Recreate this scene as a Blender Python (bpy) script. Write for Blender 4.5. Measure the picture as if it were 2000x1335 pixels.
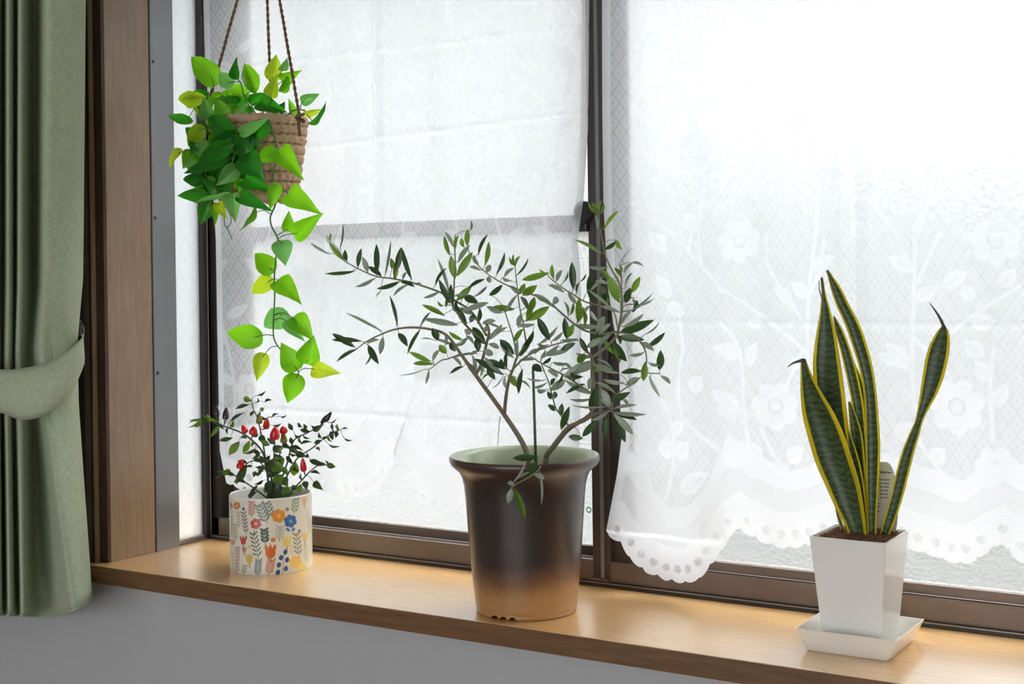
import bpy, bmesh, math, random
import numpy as np
from mathutils import Vector, Matrix

random.seed(7); RNG = np.random.default_rng(7)
for o in list(bpy.data.objects): bpy.data.objects.remove(o)
SC = bpy.context.scene
COL = SC.collection

# ------------------------------------------------------------------ camera
# z = 0 is the top of the window sill, +x runs along the window, +y points outdoors
FPX, CYP, CAMH = 2700.0, 530.0, 0.42
TH, RHO = math.radians(32.0), math.radians(0.8)
FW = Vector((-math.sin(TH), math.cos(TH), 0))
R0 = Vector((math.cos(TH), math.sin(TH), 0)); U0 = Vector((0, 0, 1))
RT = R0*math.cos(RHO) - U0*math.sin(RHO)
UP = U0*math.cos(RHO) + R0*math.sin(RHO)
CAM = Vector((0, 0, CAMH))
cd = bpy.data.cameras.new('camera'); cam = bpy.data.objects.new('camera', cd); COL.objects.link(cam)
cd.sensor_width = 36; cd.lens = FPX*36/2000
cd.shift_y = -(667.5-CYP)/2000; cd.clip_start = 0.01
cam.matrix_world = Matrix((RT, UP, -FW)).transposed().to_4x4(); cam.location = CAM
SC.camera = cam

# ------------------------------------------------------------------ sky, lights, exposure
SKY_H, SKY_Z = 0.80, 3.9
w = bpy.data.worlds.new('sky'); SC.world = w; w.use_nodes = True
nt = w.node_tree; nt.nodes.clear()
tc = nt.nodes.new('ShaderNodeTexCoord'); sx = nt.nodes.new('ShaderNodeSeparateXYZ')
mr = nt.nodes.new('ShaderNodeMapRange'); mr.inputs[1].default_value = 0; mr.inputs[2].default_value = 1
mr.inputs[3].default_value = SKY_H; mr.inputs[4].default_value = SKY_Z
bg = nt.nodes.new('ShaderNodeBackground'); bg.inputs[0].default_value = (0.97, 0.985, 1.0, 1)
ow = nt.nodes.new('ShaderNodeOutputWorld')
nt.links.new(tc.outputs['Generated'], sx.inputs[0]); nt.links.new(sx.outputs[2], mr.inputs[0])
nt.links.new(mr.outputs[0], bg.inputs[1]); nt.links.new(bg.outputs[0], ow.inputs[0])

def area(name, loc, look, size, power, color=(1, 1, 1)):
    l = bpy.data.lights.new(name, 'AREA'); l.shape = 'RECTANGLE'; l.size, l.size_y = size
    l.energy = power; l.color = color
    o = bpy.data.objects.new(name, l); COL.objects.link(o); o.location = loc
    o.rotation_euler = (Vector(look)-Vector(loc)).to_track_quat('-Z', 'Y').to_euler()
    return o
# hazy sun behind thin cloud, high over the outdoors
sl_ = bpy.data.lights.new('hazy_sun', 'SUN'); sl_.energy = 11.0; sl_.angle = math.radians(35); sl_.color = (1.0, 0.985, 0.96)
so_ = bpy.data.objects.new('hazy_sun', sl_); COL.objects.link(so_); so_.location = (0.5, 6, 6)
so_.rotation_euler = Vector((-0.22, -math.cos(math.radians(60)), -math.sin(math.radians(60)))).to_track_quat('-Z', 'Y').to_euler()
# added fill lamp behind the camera, brightens the room side of everything
area('rear_fill_light', (-0.2, -2.72, 0.25), (-0.6, 1.5, 0.1), (3.2, 1.9), 19, (0.96, 0.98, 1.0))
SC.view_settings.view_transform = 'Standard'; SC.view_settings.look = 'None'
SC.view_settings.exposure = 0.78; SC.view_settings.gamma = 1; SC.view_settings.use_curve_mapping = False
try:
    SC.cycles.max_bounces = 12; SC.cycles.transparent_max_bounces = 16; SC.cycles.transmission_bounces = 10
    SC.cycles.sample_clamp_indirect = 6; SC.cycles.caustics_refractive = True; SC.cycles.use_denoising = True
except Exception: pass

# ------------------------------------------------------------------ helpers
def ray(u, v): return FW + RT*((u-1000.0)/FPX) + UP*((CYP-v)/FPX)
def at(u, v, y):                       # the point at depth y seen at this place in the photograph
    d = ray(u, v); return CAM + d*(y/d.y)
def depth(p): return (Vector(p)-CAM).dot(FW)
def topx(p):
    q = Vector(p)-CAM; z = q.dot(FW); return (1000+FPX*q.dot(RT)/z, CYP-FPX*q.dot(UP)/z)
def mpp(p): return depth(p)/FPX        # metres per photograph pixel at p

def tag(o, label=None, cat=None, group=None, kind=None):
    if label: o['label'] = label
    if cat: o['category'] = cat
    if group: o['group'] = group
    if kind: o['kind'] = kind
    return o
def thing(name, loc, label, cat, group=None, kind=None):
    o = bpy.data.objects.new(name, None); COL.objects.link(o); o.location = loc
    o.empty_display_size = 0.02
    return tag(o, label, cat, group, kind)
def inv_of(parent):
    return Matrix.Translation(-parent.location) if parent.type == 'EMPTY' else Matrix.Identity(4)
def link(name, me, parent=None, mats=None, label=None, kind=None):
    o = bpy.data.objects.new(name, me); COL.objects.link(o)
    if parent is not None:
        o.parent = parent; o.matrix_parent_inverse = inv_of(parent)
    if label: o['label'] = label
    if kind: o['kind'] = kind
    return o
def mesh(name, verts, faces, m=None, smooth=False, uvs=None):
    me = bpy.data.meshes.new(name)
    me.from_pydata([tuple(v) for v in verts], [], faces)
    if m is not None: me.materials.append(m)
    if smooth: me.polygons.foreach_set('use_smooth', [True]*len(me.polygons))
    if uvs is not None:
        ul = me.uv_layers.new(name='UVMap')
        li = np.empty(len(me.loops), dtype=np.int32); me.loops.foreach_get('vertex_index', li)
        ul.data.foreach_set('uv', np.asarray(uvs, dtype=np.float32)[li].ravel())
    me.update(); return me
def grid_faces(nu, nv, closed_u=False):
    f = []
    for j in range(nv-1):
        for i in range(nu if closed_u else nu-1):
            a = j*nu+i; b = j*nu+(i+1) % nu
            f.append((a, b, b+nu, a+nu))
    return f
def box(lo, hi, bevel=0.0, m=None, name='box'):
    bm = bmesh.new(); bmesh.ops.create_cube(bm, size=1)
    for v in bm.verts:
        v.co = Vector([(lo[k]+hi[k])/2 + v.co[k]*(hi[k]-lo[k]) for k in range(3)])
    if bevel > 0:
        bmesh.ops.bevel(bm, geom=list(bm.edges), offset=bevel, segments=2, affect='EDGES', profile=0.6)
    me = bpy.data.meshes.new(name); bm.to_mesh(me); bm.free()
    if m: me.materials.append(m)
    return me
def catmull(pts, n=4):
    P = [Vector(p) for p in pts]
    if len(P) < 3: 
        return [P[0].lerp(P[-1], i/n) for i in range(n+1)]
    out = []
    for i in range(len(P)-1):
        p0 = P[i-1] if i else P[0]*2-P[1]; p1 = P[i]; p2 = P[i+1]
        p3 = P[i+2] if i+2 < len(P) else P[-1]*2-P[-2]
        for k in range(n):
            t = k/n
            out.append(0.5*((2*p1)+(p2-p0)*t+(2*p0-5*p1+4*p2-p3)*t*t+(3*p1-p0-3*p2+p3)*t**3))
    out.append(P[-1]); return out
def tube_data(path, r0, r1, sides=6, off=0):
    n = len(path); V = []; Fc = []
    t = (path[1]-path[0]).normalized()
    a = t.orthogonal().normalized()
    for i, p in enumerate(path):
        t = (path[min(i+1, n-1)]-path[max(i-1, 0)]).normalized()
        a = (a - t*a.dot(t)).normalized(); b = t.cross(a)
        r = r0+(r1-r0)*i/(n-1)
        for k in range(sides):
            an = 2*math.pi*k/sides
            V.append(p+(a*math.cos(an)+b*math.sin(an))*r)
    for i in range(n-1):
        for k in range(sides):
            q = off+i*sides+k; q2 = off+i*sides+(k+1) % sides
            Fc.append((q, q2, q2+sides, q+sides))
    Fc.append(tuple(off+k for k in reversed(range(sides))))
    Fc.append(tuple(off+(n-1)*sides+k for k in range(sides)))
    return V, Fc
def tube(name, pts, r0, r1, m, parent, sides=6, n=4, label=None):
    V, Fc = tube_data(catmull(pts, n), r0, r1, sides)
    return link(name, mesh(name, V, Fc, m, True), parent, label=label)
def lathe(prof, c, seg=96):
    V = []
    for r, z in prof:
        for k in range(seg):
            a = 2*math.pi*k/seg
            V.append((c[0]+r*math.cos(a), c[1]+r*math.sin(a), c[2]+z))
    return V, grid_faces(seg, len(prof), True)

# ------------------------------------------------------------------ materials
def srgb(r, g, b):
    f = lambda c: (c/255/12.92) if c/255 <= 0.04045 else ((c/255+0.055)/1.055)**2.4
    return (f(r), f(g), f(b), 1)
class NT:
    def __init__(s, name):
        s.m = bpy.data.materials.new(name); s.m.use_nodes = True; s.t = s.m.node_tree; s.t.nodes.clear()
        s.out = s.n('ShaderNodeOutputMaterial')
    def n(s, typ, **kw):
        x = s.t.nodes.new(typ)
        for k, v in kw.items(): setattr(x, k, v)
        return x
    def l(s, a, b): s.t.links.new(a, b)
    def val(s, sock, v):
        if hasattr(v, 'is_output') or isinstance(v, bpy.types.NodeSocket): s.l(v, sock)
        else: sock.default_value = v
    def math(s, op, a, b=None, c=None):
        x = s.n('ShaderNodeMath', operation=op); s.val(x.inputs[0], a)
        if b is not None: s.val(x.inputs[1], b)
        if c is not None: s.val(x.inputs[2], c)
        return x.outputs[0]
    def mixc(s, fac, a, b, mode='MIX'):
        x = s.n('ShaderNodeMix', data_type='RGBA', blend_type=mode)
        s.val(x.inputs[0], fac); s.val(x.inputs[6], a); s.val(x.inputs[7], b); return x.outputs[2]
    def noise(s, vec, scale, detail=3, rough=0.5):
        x = s.n('ShaderNodeTexNoise'); x.inputs['Scale'].default_value = scale
        x.inputs['Detail'].default_value = detail; x.inputs['Roughness'].default_value = rough
        if vec is not None: s.l(vec, x.inputs['Vector'])
        return x.outputs[0]
    def ramp(s, fac, stops):
        x = s.n('ShaderNodeValToRGB'); e = x.color_ramp.elements
        while len(e) < len(stops): e.new(0.5)
        for i, (p, c) in enumerate(stops): e[i].position = p; e[i].color = c
        s.val(x.inputs[0], fac); return x.outputs[0]
    def obj(s, scale=(1, 1, 1)):
        g = s.n('ShaderNodeNewGeometry'); mp = s.n('ShaderNodeMapping'); mp.inputs['Scale'].default_value = scale
        s.l(g.outputs['Position'], mp.inputs[0]); return mp.outputs[0]
    def bump(s, h, strength, dist):
        x = s.n('ShaderNodeBump'); x.inputs['Strength'].default_value = strength; x.inputs['Distance'].default_value = dist
        s.l(h, x.inputs['Height']); return x.outputs[0]
    def princ(s, col, rough=0.5, spec=0.5, metal=0.0, normal=None, **kw):
        p = s.n('ShaderNodeBsdfPrincipled'); s.val(p.inputs['Base Color'], col); s.val(p.inputs['Roughness'], rough)
        p.inputs['Specular IOR Level'].default_value = spec; p.inputs['Metallic'].default_value = metal
        for k, v in kw.items(): s.val(p.inputs[k], v)
        if normal is not None: s.l(normal, p.inputs['Normal'])
        return p.outputs[0]
    def fin(s, sh): s.l(sh, s.out.inputs[0]); return s.m
def mixsh(t, fac, a, b):
    x = t.n('ShaderNodeMixShader'); t.val(x.inputs[0], fac); t.l(a, x.inputs[1]); t.l(b, x.inputs[2]); return x.outputs[0]
def plain(name, col, rough=0.5, spec=0.5, metal=0, var=0.0, vscale=40, bump=0.0, bscale=300):
    t = NT(name); c = col; nrm = None; pos = t.obj()
    if var:
        c = t.mixc(t.noise(pos, vscale, 4), tuple(x*(1-var) for x in col[:3])+(1,), tuple(min(1, x*(1+var)) for x in col[:3])+(1,))
    if bump: nrm = t.bump(t.noise(pos, bscale, 2), bump, 0.001)
    return t.fin(t.princ(c, rough, spec, metal, nrm))
def wood(name, c1, c2, grain, rough, spec=0.5, scale=1.0, coat=0.0):
    t = NT(name)
    a = t.noise(t.obj(grain), 14*scale, 5, 0.6); b = t.noise(t.obj(tuple(g*3 for g in grain)), 40*scale, 3, 0.6)
    f = t.math('ADD', t.math('MULTIPLY', a, 0.7), t.math('MULTIPLY', b, 0.3))
    c = t.ramp(f, [(0.32, c1), (0.68, c2)])
    return t.fin(t.princ(c, rough, spec, 0, t.bump(b, 0.12, 0.0006), **{'Coat Weight': coat, 'Coat Roughness': 0.24, 'Coat IOR': 2.1}))

M = {}
M['sill'] = wood('sill_wood', srgb(218, 166, 102), srgb(238, 194, 134), (1.2, 14, 14), 0.34, 0.5, 1.0, 1.0)
M['sill_edge'] = wood('sill_edge_wood', srgb(94, 64, 36), srgb(124, 88, 54), (1.2, 14, 14), 0.5)
M['jamb'] = wood('jamb_wood', srgb(128, 102, 76), srgb(154, 126, 98), (14, 14, 1.0), 0.34, 0.6)
M['casing'] = wood('casing_wood', srgb(52, 34, 24), srgb(72, 46, 32), (14, 14, 1.0), 0.4)
M['wall'] = plain('wallpaper', srgb(178, 179, 182), 0.9, 0.2, var=0.02, bump=0.6, bscale=420)
M['ceil'] = plain('ceiling_paper', srgb(225, 225, 222), 0.9, 0.2)
M['floor'] = wood('floor_wood', srgb(132, 116, 102), srgb(156, 138, 122), (10, 1, 10), 0.4)
M['alu_grey'] = plain('grey_aluminium', srgb(124, 124, 127), 0.3, 0.6, metal=0.35, bump=0.1)
M['frame'] = plain('bronze_aluminium', srgb(102, 88, 79), 0.36, 0.6, metal=0.25, bump=0.15, bscale=900)
M['stile'] = plain('dark_bronze_aluminium', srgb(66, 58, 53), 0.4, 0.5, metal=0.2, bump=0.15, bscale=900)
M['frame_dark'] = plain('dark_aluminium', srgb(40, 36, 34), 0.4, 0.5, metal=0.2)
M['frame_line'] = plain('bright_aluminium_edge', srgb(168, 154, 138), 0.3, 0.6, metal=0.6)
M['lock'] = plain('black_plastic', srgb(34, 34, 36), 0.38, 0.5)
M['screw'] = plain('screw_steel', srgb(70, 70, 72), 0.35, 0.6, metal=0.8)
M['concrete'] = plain('exterior_ground', srgb(78, 78, 77), 0.9, 0.2, var=0.1, vscale=3)
M['stucco'] = plain('added_house_stucco', srgb(152, 151, 150), 0.95, 0.2, var=0.05, vscale=2)
M['block'] = plain('concrete_block', srgb(108, 108, 107), 0.95, 0.2, var=0.1, vscale=3)
M['rooftile'] = plain('added_house_roof', srgb(96, 92, 92), 0.8, 0.3)

def glass_mat(name, wired, trans=0.09):
    t = NT(name); pos = t.obj()
    n1 = t.noise(pos, 240, 2, 0.5); n2 = t.noise(pos, 90, 2, 0.5)
    h = t.math('ADD', t.math('MULTIPLY', n1, 0.65), t.math('MULTIPLY', n2, 0.35))
    nb = t.bump(h, 0.8, 0.0042)
    tr = t.n('ShaderNodeBsdfTranslucent'); t.l(nb, tr.inputs['Normal'])
    rf = t.n('ShaderNodeBsdfRefraction'); rf.inputs['Roughness'].default_value = 0.37; rf.inputs['IOR'].default_value = 1.18
    t.l(nb, rf.inputs['Normal'])
    col = (0.93, 0.95, 0.95, 1)
    if wired:
        g = t.n('ShaderNodeNewGeometry'); s = t.n('ShaderNodeSeparateXYZ'); t.l(g.outputs['Position'], s.inputs[0])
        a = t.math('MULTIPLY', t.math('ADD', s.outputs[1], t.math('MULTIPLY', s.outputs[2], 0.6)), 45)
        b = t.math('MULTIPLY', t.math('SUBTRACT', s.outputs[1], t.math('MULTIPLY', s.outputs[2], 0.6)), 45)
        la = t.math('LESS_THAN', t.math('FRACT', a), 0.1); lb = t.math('LESS_THAN', t.math('FRACT', b), 0.1)
        col = t.mixc(t.math('MULTIPLY', t.math('MAXIMUM', la, lb), 0.05), col, (0.2, 0.2, 0.22, 1))
    t.val(tr.inputs[0], col); t.val(rf.inputs[0], col)
    gl = t.n('ShaderNodeBsdfGlossy'); gl.inputs['Roughness'].default_value = 0.25; t.l(nb, gl.inputs['Normal'])
    a = mixsh(t, trans, rf.outputs[0], tr.outputs[0])
    return t.fin(mixsh(t, 0.015, a, gl.outputs[0]))
M['glass'] = glass_mat('frosted_glass', False)
M['glass_wired'] = glass_mat('wired_frosted_glass', True, 0.6)

def cloth_mat(name, c1, c2, trans=0.25):
    t = NT(name); uv = t.n('ShaderNodeUVMap').outputs[0]
    mp = t.n('ShaderNodeMapping'); mp.inputs['Scale'].default_value = (90, 1100, 1); t.l(uv, mp.inputs[0])
    mp2 = t.n('ShaderNodeMapping'); mp2.inputs['Scale'].default_value = (1500, 70, 1); t.l(uv, mp2.inputs[0])
    f = t.math('ADD', t.math('MULTIPLY', t.noise(mp.outputs[0], 1, 3), 0.6), t.math('MULTIPLY', t.noise(mp2.outputs[0], 1, 2), 0.4))
    c = t.ramp(f, [(0.35, c1), (0.65, c2)])
    nb = t.bump(f, 0.3, 0.0008)
    d = t.princ(c, 0.9, 0.15, 0, nb, **{'Sheen Weight': 0.15})
    tl = t.n('ShaderNodeBsdfTranslucent'); t.l(c, tl.inputs[0])
    return t.fin(mixsh(t, trans, d, tl.outputs[0]))
M['curtain'] = cloth_mat('sage_linen', srgb(176, 190, 156), srgb(222, 230, 204), 0.3)

def lace_mat():
    t = NT('white_lace'); uv = t.n('ShaderNodeUVMap').outputs[0]
    s = t.n('ShaderNodeSeparateXYZ'); t.l(uv, s.inputs[0]); U, V = s.outputs[0], s.outputs[1]
    at_ = t.n('ShaderNodeAttribute'); at_.attribute_name = 'weave'; D = at_.outputs['Fac']
    a = t.math('ADD', t.math('DIVIDE', U, 0.0175), t.math('DIVIDE', V, 0.0255))
    b = t.math('SUBTRACT', t.math('DIVIDE', U, 0.0175), t.math('DIVIDE', V, 0.0255))
    fa = t.math('ABSOLUTE', t.math('SUBTRACT', t.math('FRACT', a), 0.5))
    fb = t.math('ABSOLUTE', t.math('SUBTRACT', t.math('FRACT', b), 0.5))
    line = t.math('LESS_THAN', t.math('MINIMUM', fa, fb), 0.04)            # rows of holes
    ca = t.math('GREATER_THAN', t.math('MINIMUM', fa, fb), 0.42)             # a little hole inside each diamond
    knit = t.math('LESS_THAN', t.math('FRACT', t.math('DIVIDE', V, 0.0026)), 0.28)
    hole = t.math('MAXIMUM', line, ca)
    hole = t.math('MULTIPLY', hole, t.math('MAXIMUM', 0.0, t.math('SUBTRACT', 1.0, t.math('MULTIPLY', D, 4.0))))
    net = t.math('SUBTRACT', 0.64, t.math('MULTIPLY', hole, 0.19))
    dense = t.math('SUBTRACT', 0.95, t.math('MULTIPLY', knit, 0.10))
    mx = t.n('ShaderNodeMix', data_type='FLOAT'); t.l(t.math('MAXIMUM', D, 0.0), mx.inputs[0]); t.l(net, mx.inputs[2]); t.l(dense, mx.inputs[3])
    alpha = t.math('SUBTRACT', mx.outputs[0], t.math('MULTIPLY', t.math('LESS_THAN', D, -0.3), 0.12))
    df = t.n('ShaderNodeBsdfDiffuse'); df.inputs[0].default_value = (0.76, 0.77, 0.80, 1)
    tl = t.n('ShaderNodeBsdfTranslucent'); tl.inputs[0].default_value = (0.77, 0.78, 0.81, 1)
    tp = t.n('ShaderNodeBsdfTransparent')
    return t.fin(mixsh(t, alpha, tp.outputs[0], mixsh(t, 0.55, df.outputs[0], tl.outputs[0])))
M['lace'] = lace_mat()

def leaf_mat(name, c1, c2, trans=0.45, tcol=None, rough=0.35, vein=True, back=None, spec=0.5):
    t = NT(name); uv = t.n('ShaderNodeUVMap').outputs[0]
    s = t.n('ShaderNodeSeparateXYZ'); t.l(uv, s.inputs[0])
    oi = t.n('ShaderNodeObjectInfo')
    f = t.math('ADD', t.math('MULTIPLY', oi.outputs['Random'], 0.7), t.math('MULTIPLY', t.noise(t.obj(), 60, 2), 0.4))
    c = t.mixc(f, c1, c2)
    if vein:
        ax = t.math('ABSOLUTE', s.outputs[0])
        mid = t.math('LESS_THAN', ax, 0.05)
        sv = t.math('FRACT', t.math('SUBTRACT', t.math('MULTIPLY', s.outputs[1], 6.0), t.math('MULTIPLY', ax, 3.0)))
        side = t.math('MULTIPLY', t.math('LESS_THAN', sv, 0.1), t.math('LESS_THAN', ax, 0.5))
        c = t.mixc(t.math('MULTIPLY', t.math('MAXIMUM', mid, side), 0.45), c, tuple(x*0.45 for x in c1[:3])+(1,))
    if back is not None:
        g = t.n('ShaderNodeNewGeometry'); c = t.mixc(g.outputs['Backfacing'], c, back)
    d = t.princ(c, rough, spec)
    tl = t.n('ShaderNodeBsdfTranslucent')
    if tcol is None: t.l(c, tl.inputs[0])
    else: t.val(tl.inputs[0], t.mixc(0.6, c, tcol))
    return t.fin(mixsh(t, trans, d, tl.outputs[0]))
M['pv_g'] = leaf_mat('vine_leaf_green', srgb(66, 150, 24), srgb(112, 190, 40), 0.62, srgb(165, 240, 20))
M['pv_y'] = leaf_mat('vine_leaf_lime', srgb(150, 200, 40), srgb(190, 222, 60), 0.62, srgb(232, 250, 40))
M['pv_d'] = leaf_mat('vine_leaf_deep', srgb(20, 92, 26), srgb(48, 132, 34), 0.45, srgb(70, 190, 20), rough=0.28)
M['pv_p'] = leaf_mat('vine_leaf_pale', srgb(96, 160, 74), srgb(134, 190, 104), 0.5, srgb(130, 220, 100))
M['vine'] = plain('vine_stem', srgb(70, 112, 48), 0.5)
SILV = srgb(158, 168, 152)
M['ol_d'] = leaf_mat('olive_leaf_dark', srgb(34, 58, 36), srgb(62, 88, 50), 0.24, srgb(70, 110, 40), 0.32, True, SILV)
M['ol_g'] = leaf_mat('olive_leaf_young', srgb(74, 112, 34), srgb(112, 142, 52), 0.4, srgb(130, 170, 50), 0.35, True, srgb(150, 164, 110))
M['olive_bark'] = plain('olive_bark', srgb(122, 112, 92), 0.8, 0.3, var=0.15, vscale=120, bump=0.5, bscale=600)
M['olive_twig'] = plain('olive_twig', srgb(128, 128, 96), 0.7, 0.3)
M['ch_d'] = leaf_mat('pepper_leaf_dark', srgb(36, 54, 36), srgb(66, 86, 50), 0.22, srgb(70, 100, 40), 0.32)
M['ch_g'] = leaf_mat('pepper_leaf_green', srgb(62, 96, 34), srgb(94, 124, 46), 0.4, srgb(120, 160, 40), 0.35)
M['ch_stem'] = plain('pepper_stem', srgb(66, 66, 54), 0.6)
M['pep_red'] = plain('red_pepper', srgb(196, 22, 22), 0.2, 0.6, var=0.1)
M['pep_green'] = plain('ripening_pepper', srgb(120, 112, 36), 0.22, 0.6, var=0.2)
M['pep_purple'] = plain('purple_pepper', srgb(52, 34, 44), 0.22, 0.6, var=0.2)
M['soil'] = plain('potting_soil', srgb(56, 42, 34), 0.95, 0.2, var=0.4, vscale=200, bump=1, bscale=350)
M['bark'] = plain('bark_fibre', srgb(118, 82, 62), 0.9, 0.2, var=0.4, vscale=300)
M['white_plastic'] = plain('white_gloss_plastic', srgb(236, 236, 232), 0.16, 0.55)
M['saucer'] = plain('ivory_plastic', srgb(238, 234, 224), 0.24, 0.5)
M['ceramic_in'] = plain('white_ceramic', srgb(238, 236, 230), 0.2, 0.5)
M['stake'] = plain('green_stake', srgb(70, 88, 52), 0.5)
M['hook'] = plain('grey_hook', srgb(150, 148, 146), 0.35, 0.5, metal=0.5)

def jute_mat(name, c1, c2):
    t = NT(name); pos = t.obj()
    n = t.noise(t.obj((1, 1, 3)), 420, 4, 0.6)
    c = t.ramp(n, [(0.3, c1), (0.7, c2)])
    return t.fin(t.princ(c, 0.95, 0.1, 0, t.bump(n, 0.8, 0.0015)))
M['jute'] = jute_mat('jute_braid', srgb(172, 138, 106), srgb(226, 198, 166))
M['rope'] = jute_mat('jute_rope', srgb(96, 74, 52), srgb(150, 120, 88))

def pot_glaze():
    t = NT('brown_ombre_glaze'); g = t.n('ShaderNodeNewGeometry'); s = t.n('ShaderNodeSeparateXYZ'); t.l(g.outputs['Position'], s.inputs[0])
    pos = t.obj()
    h = t.math('ADD', s.outputs[2], t.math('MULTIPLY', t.math('SUBTRACT', t.noise(pos, 900, 2), 0.5), 0.028))
    h = t.math('ADD', h, t.math('MULTIPLY', t.math('SUBTRACT', t.noise(pos, 14, 1), 0.5), 0.014))
    c = t.ramp(t.math('DIVIDE', h, 0.19), [(0.0, srgb(178, 134, 84)), (0.15, srgb(172, 126, 76)), (0.25, srgb(116, 80, 54)), (0.36, srgb(58, 44, 40)), (0.8, srgb(46, 36, 34)), (1.0, srgb(70, 52, 46))])
    return t.fin(t.princ(c, 0.33, 0.5, 0, t.bump(t.noise(pos, 700, 2), 0.10, 0.0006), **{'Coat Weight': 0.25, 'Coat Roughness': 0.2}))
M['ombre'] = pot_glaze()
M['celadon'] = plain('pale_green_glaze', srgb(172, 180, 150), 0.22, 0.5, var=0.05)

def attr_mat(name, attr, rough, spec=0.5):
    t = NT(name); a = t.n('ShaderNodeAttribute'); a.attribute_name = attr
    return t.fin(t.princ(a.outputs['Color'], rough, spec))
M['print'] = attr_mat('floral_print', 'print', 0.25)
def snake_mat():
    t = NT('variegated_leaf'); uv = t.n('ShaderNodeUVMap').outputs[0]
    s = t.n('ShaderNodeSeparateXYZ'); t.l(uv, s.inputs[0]); X, Y = s.outputs[0], s.outputs[1]
    nz = t.noise(t.obj((1, 1, 1)), 90, 3)
    wv = t.math('SINE', t.math('ADD', t.math('MULTIPLY', Y, 800), t.math('MULTIPLY', nz, 16)))
    base = t.mixc(t.math('MULTIPLY', t.math('ADD', wv, 1), 0.5), srgb(44, 68, 38), srgb(84, 110, 64))
    base = t.mixc(t.math('MULTIPLY', t.noise(t.obj((3, 3, 1)), 60, 2), 0.5), base, srgb(86, 96, 70))
    ax = t.math('ADD', t.math('ABSOLUTE', X), t.math('MULTIPLY', t.math('SUBTRACT', nz, 0.5), 0.06))
    c = t.mixc(t.math('GREATER_THAN', ax, 0.77), base, srgb(236, 220, 48))
    dry = t.n('ShaderNodeAttribute'); dry.attribute_name = 'dry'
    c = t.mixc(dry.outputs['Fac'], c, srgb(110, 92, 80))
    d = t.princ(c, 0.34, 0.45)
    tl = t.n('ShaderNodeBsdfTranslucent'); t.l(c, tl.inputs[0])
    mg = t.math('ADD', 0.22, t.math('MULTIPLY', t.math('GREATER_THAN', ax, 0.77), 0.4))
    return t.fin(mixsh(t, mg, d, tl.outputs[0]))
M['snake'] = snake_mat()
M['dry'] = plain('dry_tip', srgb(84, 70, 62), 0.8)
M['tag'] = plain('tag_card', srgb(226, 220, 200), 0.5)
M['ink'] = plain('black_ink', srgb(40, 38, 36), 0.7)
M['teal'] = plain('teal_print', srgb(120, 206, 176), 0.5)

# ------------------------------------------------------------------ room shell
XL, XR = -1.585, -0.155          # inner sides of the bay
YW = 1.405                       # room face of the window wall
ZT = 1.0                         # soffit of the bay
FLZ, CEZ = -0.90, 1.50
def struct(name, lo, hi, m, label, cat, bevel=0):
    o = link(name, box(lo, hi, bevel, m, name)); return tag(o, label, cat, kind='structure')
struct('floor', (-3.2, -2.9, FLZ-0.1), (1.8, YW, FLZ), M['floor'], 'brown wooden floor of the room', 'floor')
struct('ceiling', (-3.2, -2.9, CEZ), (1.8, YW+0.12, CEZ+0.1), M['ceil'], 'white ceiling of the room', 'ceiling')
struct('wall_left', (-3.3, -2.9, FLZ), (-3.2, YW+0.12, CEZ), M['wall'], 'pale wall on the left side of the room', 'wall')
struct('wall_right', (1.8, -2.9, FLZ), (1.9, YW+0.12, CEZ), M['wall'], 'pale wall on the right side of the room', 'wall')
wf = thing('wall_front', (-0.8, YW, FLZ), 'pale grey wallpapered wall around and below the window sill', 'wall', kind='structure')
for nm, lo, hi in (('wall_panel', (-3.2, YW, FLZ), (1.8, YW+0.12, -0.026)), ('wall_panel', (-3.2, YW, -0.026), (-1.70, YW+0.12, CEZ)),
                   ('wall_panel', (-0.04, YW, -0.026), (1.8, YW+0.12, CEZ)), ('wall_panel', (-1.70, YW, ZT+0.06), (-0.04, YW+0.12, CEZ))):
    link(nm, box(lo, hi, 0, M['wall']), wf)
wb = thing('wall_back', (-0.7, -2.8, FLZ), 'pale wall behind with a wide opening added for fill light', 'wall', kind='structure')
for lo, hi in (((-3.2, -2.9, FLZ), (1.8, -2.8, -0.75)), ((-3.2, -2.9, 1.25), (1.8, -2.8, CEZ)),
               ((-3.2, -2.9, -0.75), (-1.85, -2.8, 1.25)), ((1.45, -2.9, -0.75), (1.8, -2.8, 1.25))):
    link('wall_panel', box(lo, hi, 0, M['wall']), wb)

# sill board
sl = thing('window_sill', (-0.87, 1.384, -0.025), 'warm brown wooden window sill board carrying the potted plants', 'window sill', kind='structure')
link('board', box((-1.68, 1.386, -0.025), (-0.06, 1.72, 0.0), 0.0015, M['sill']), sl)
link('front_edge_band', box((-1.68, 1.384, -0.0252), (-0.06, 1.3865, -0.0006), 0.0006, M['sill_edge']), sl)

# casing and jambs
def prof_extrude(name, prof, z0, z1, m, parent=None):
    n = len(prof); V = [(x, y, z0) for x, y in prof]+[(x, y, z1) for x, y in prof]
    Fc = [(i, (i+1) % n, (i+1) % n+n, i+n) for i in range(n)]+[tuple(reversed(range(n))), tuple(range(n, 2*n))]
    return link(name, mesh(name, V, Fc, m), parent)
t1 = thing('trim_1', (-1.62, 1.40, 0), 'dark brown wooden casing moulding beside the green curtain', 'trim', kind='structure')
prof_extrude('casing_board', [(-1.70, 1.405), (-1.70, 1.392), (-1.615, 1.392), (-1.609, 1.397), (-1.6065, 1.397), (-1.6065, 1.406)], 0.0, ZT+0.06, M['casing'], t1)
prof_extrude('casing_bead', [(-1.6065, 1.406), (-1.6065, 1.3995), (-1.6048, 1.3978), (-1.6025, 1.3985), (-1.6015, 1.406)], 0.0, ZT+0.06, M['jamb'], t1)
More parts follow.
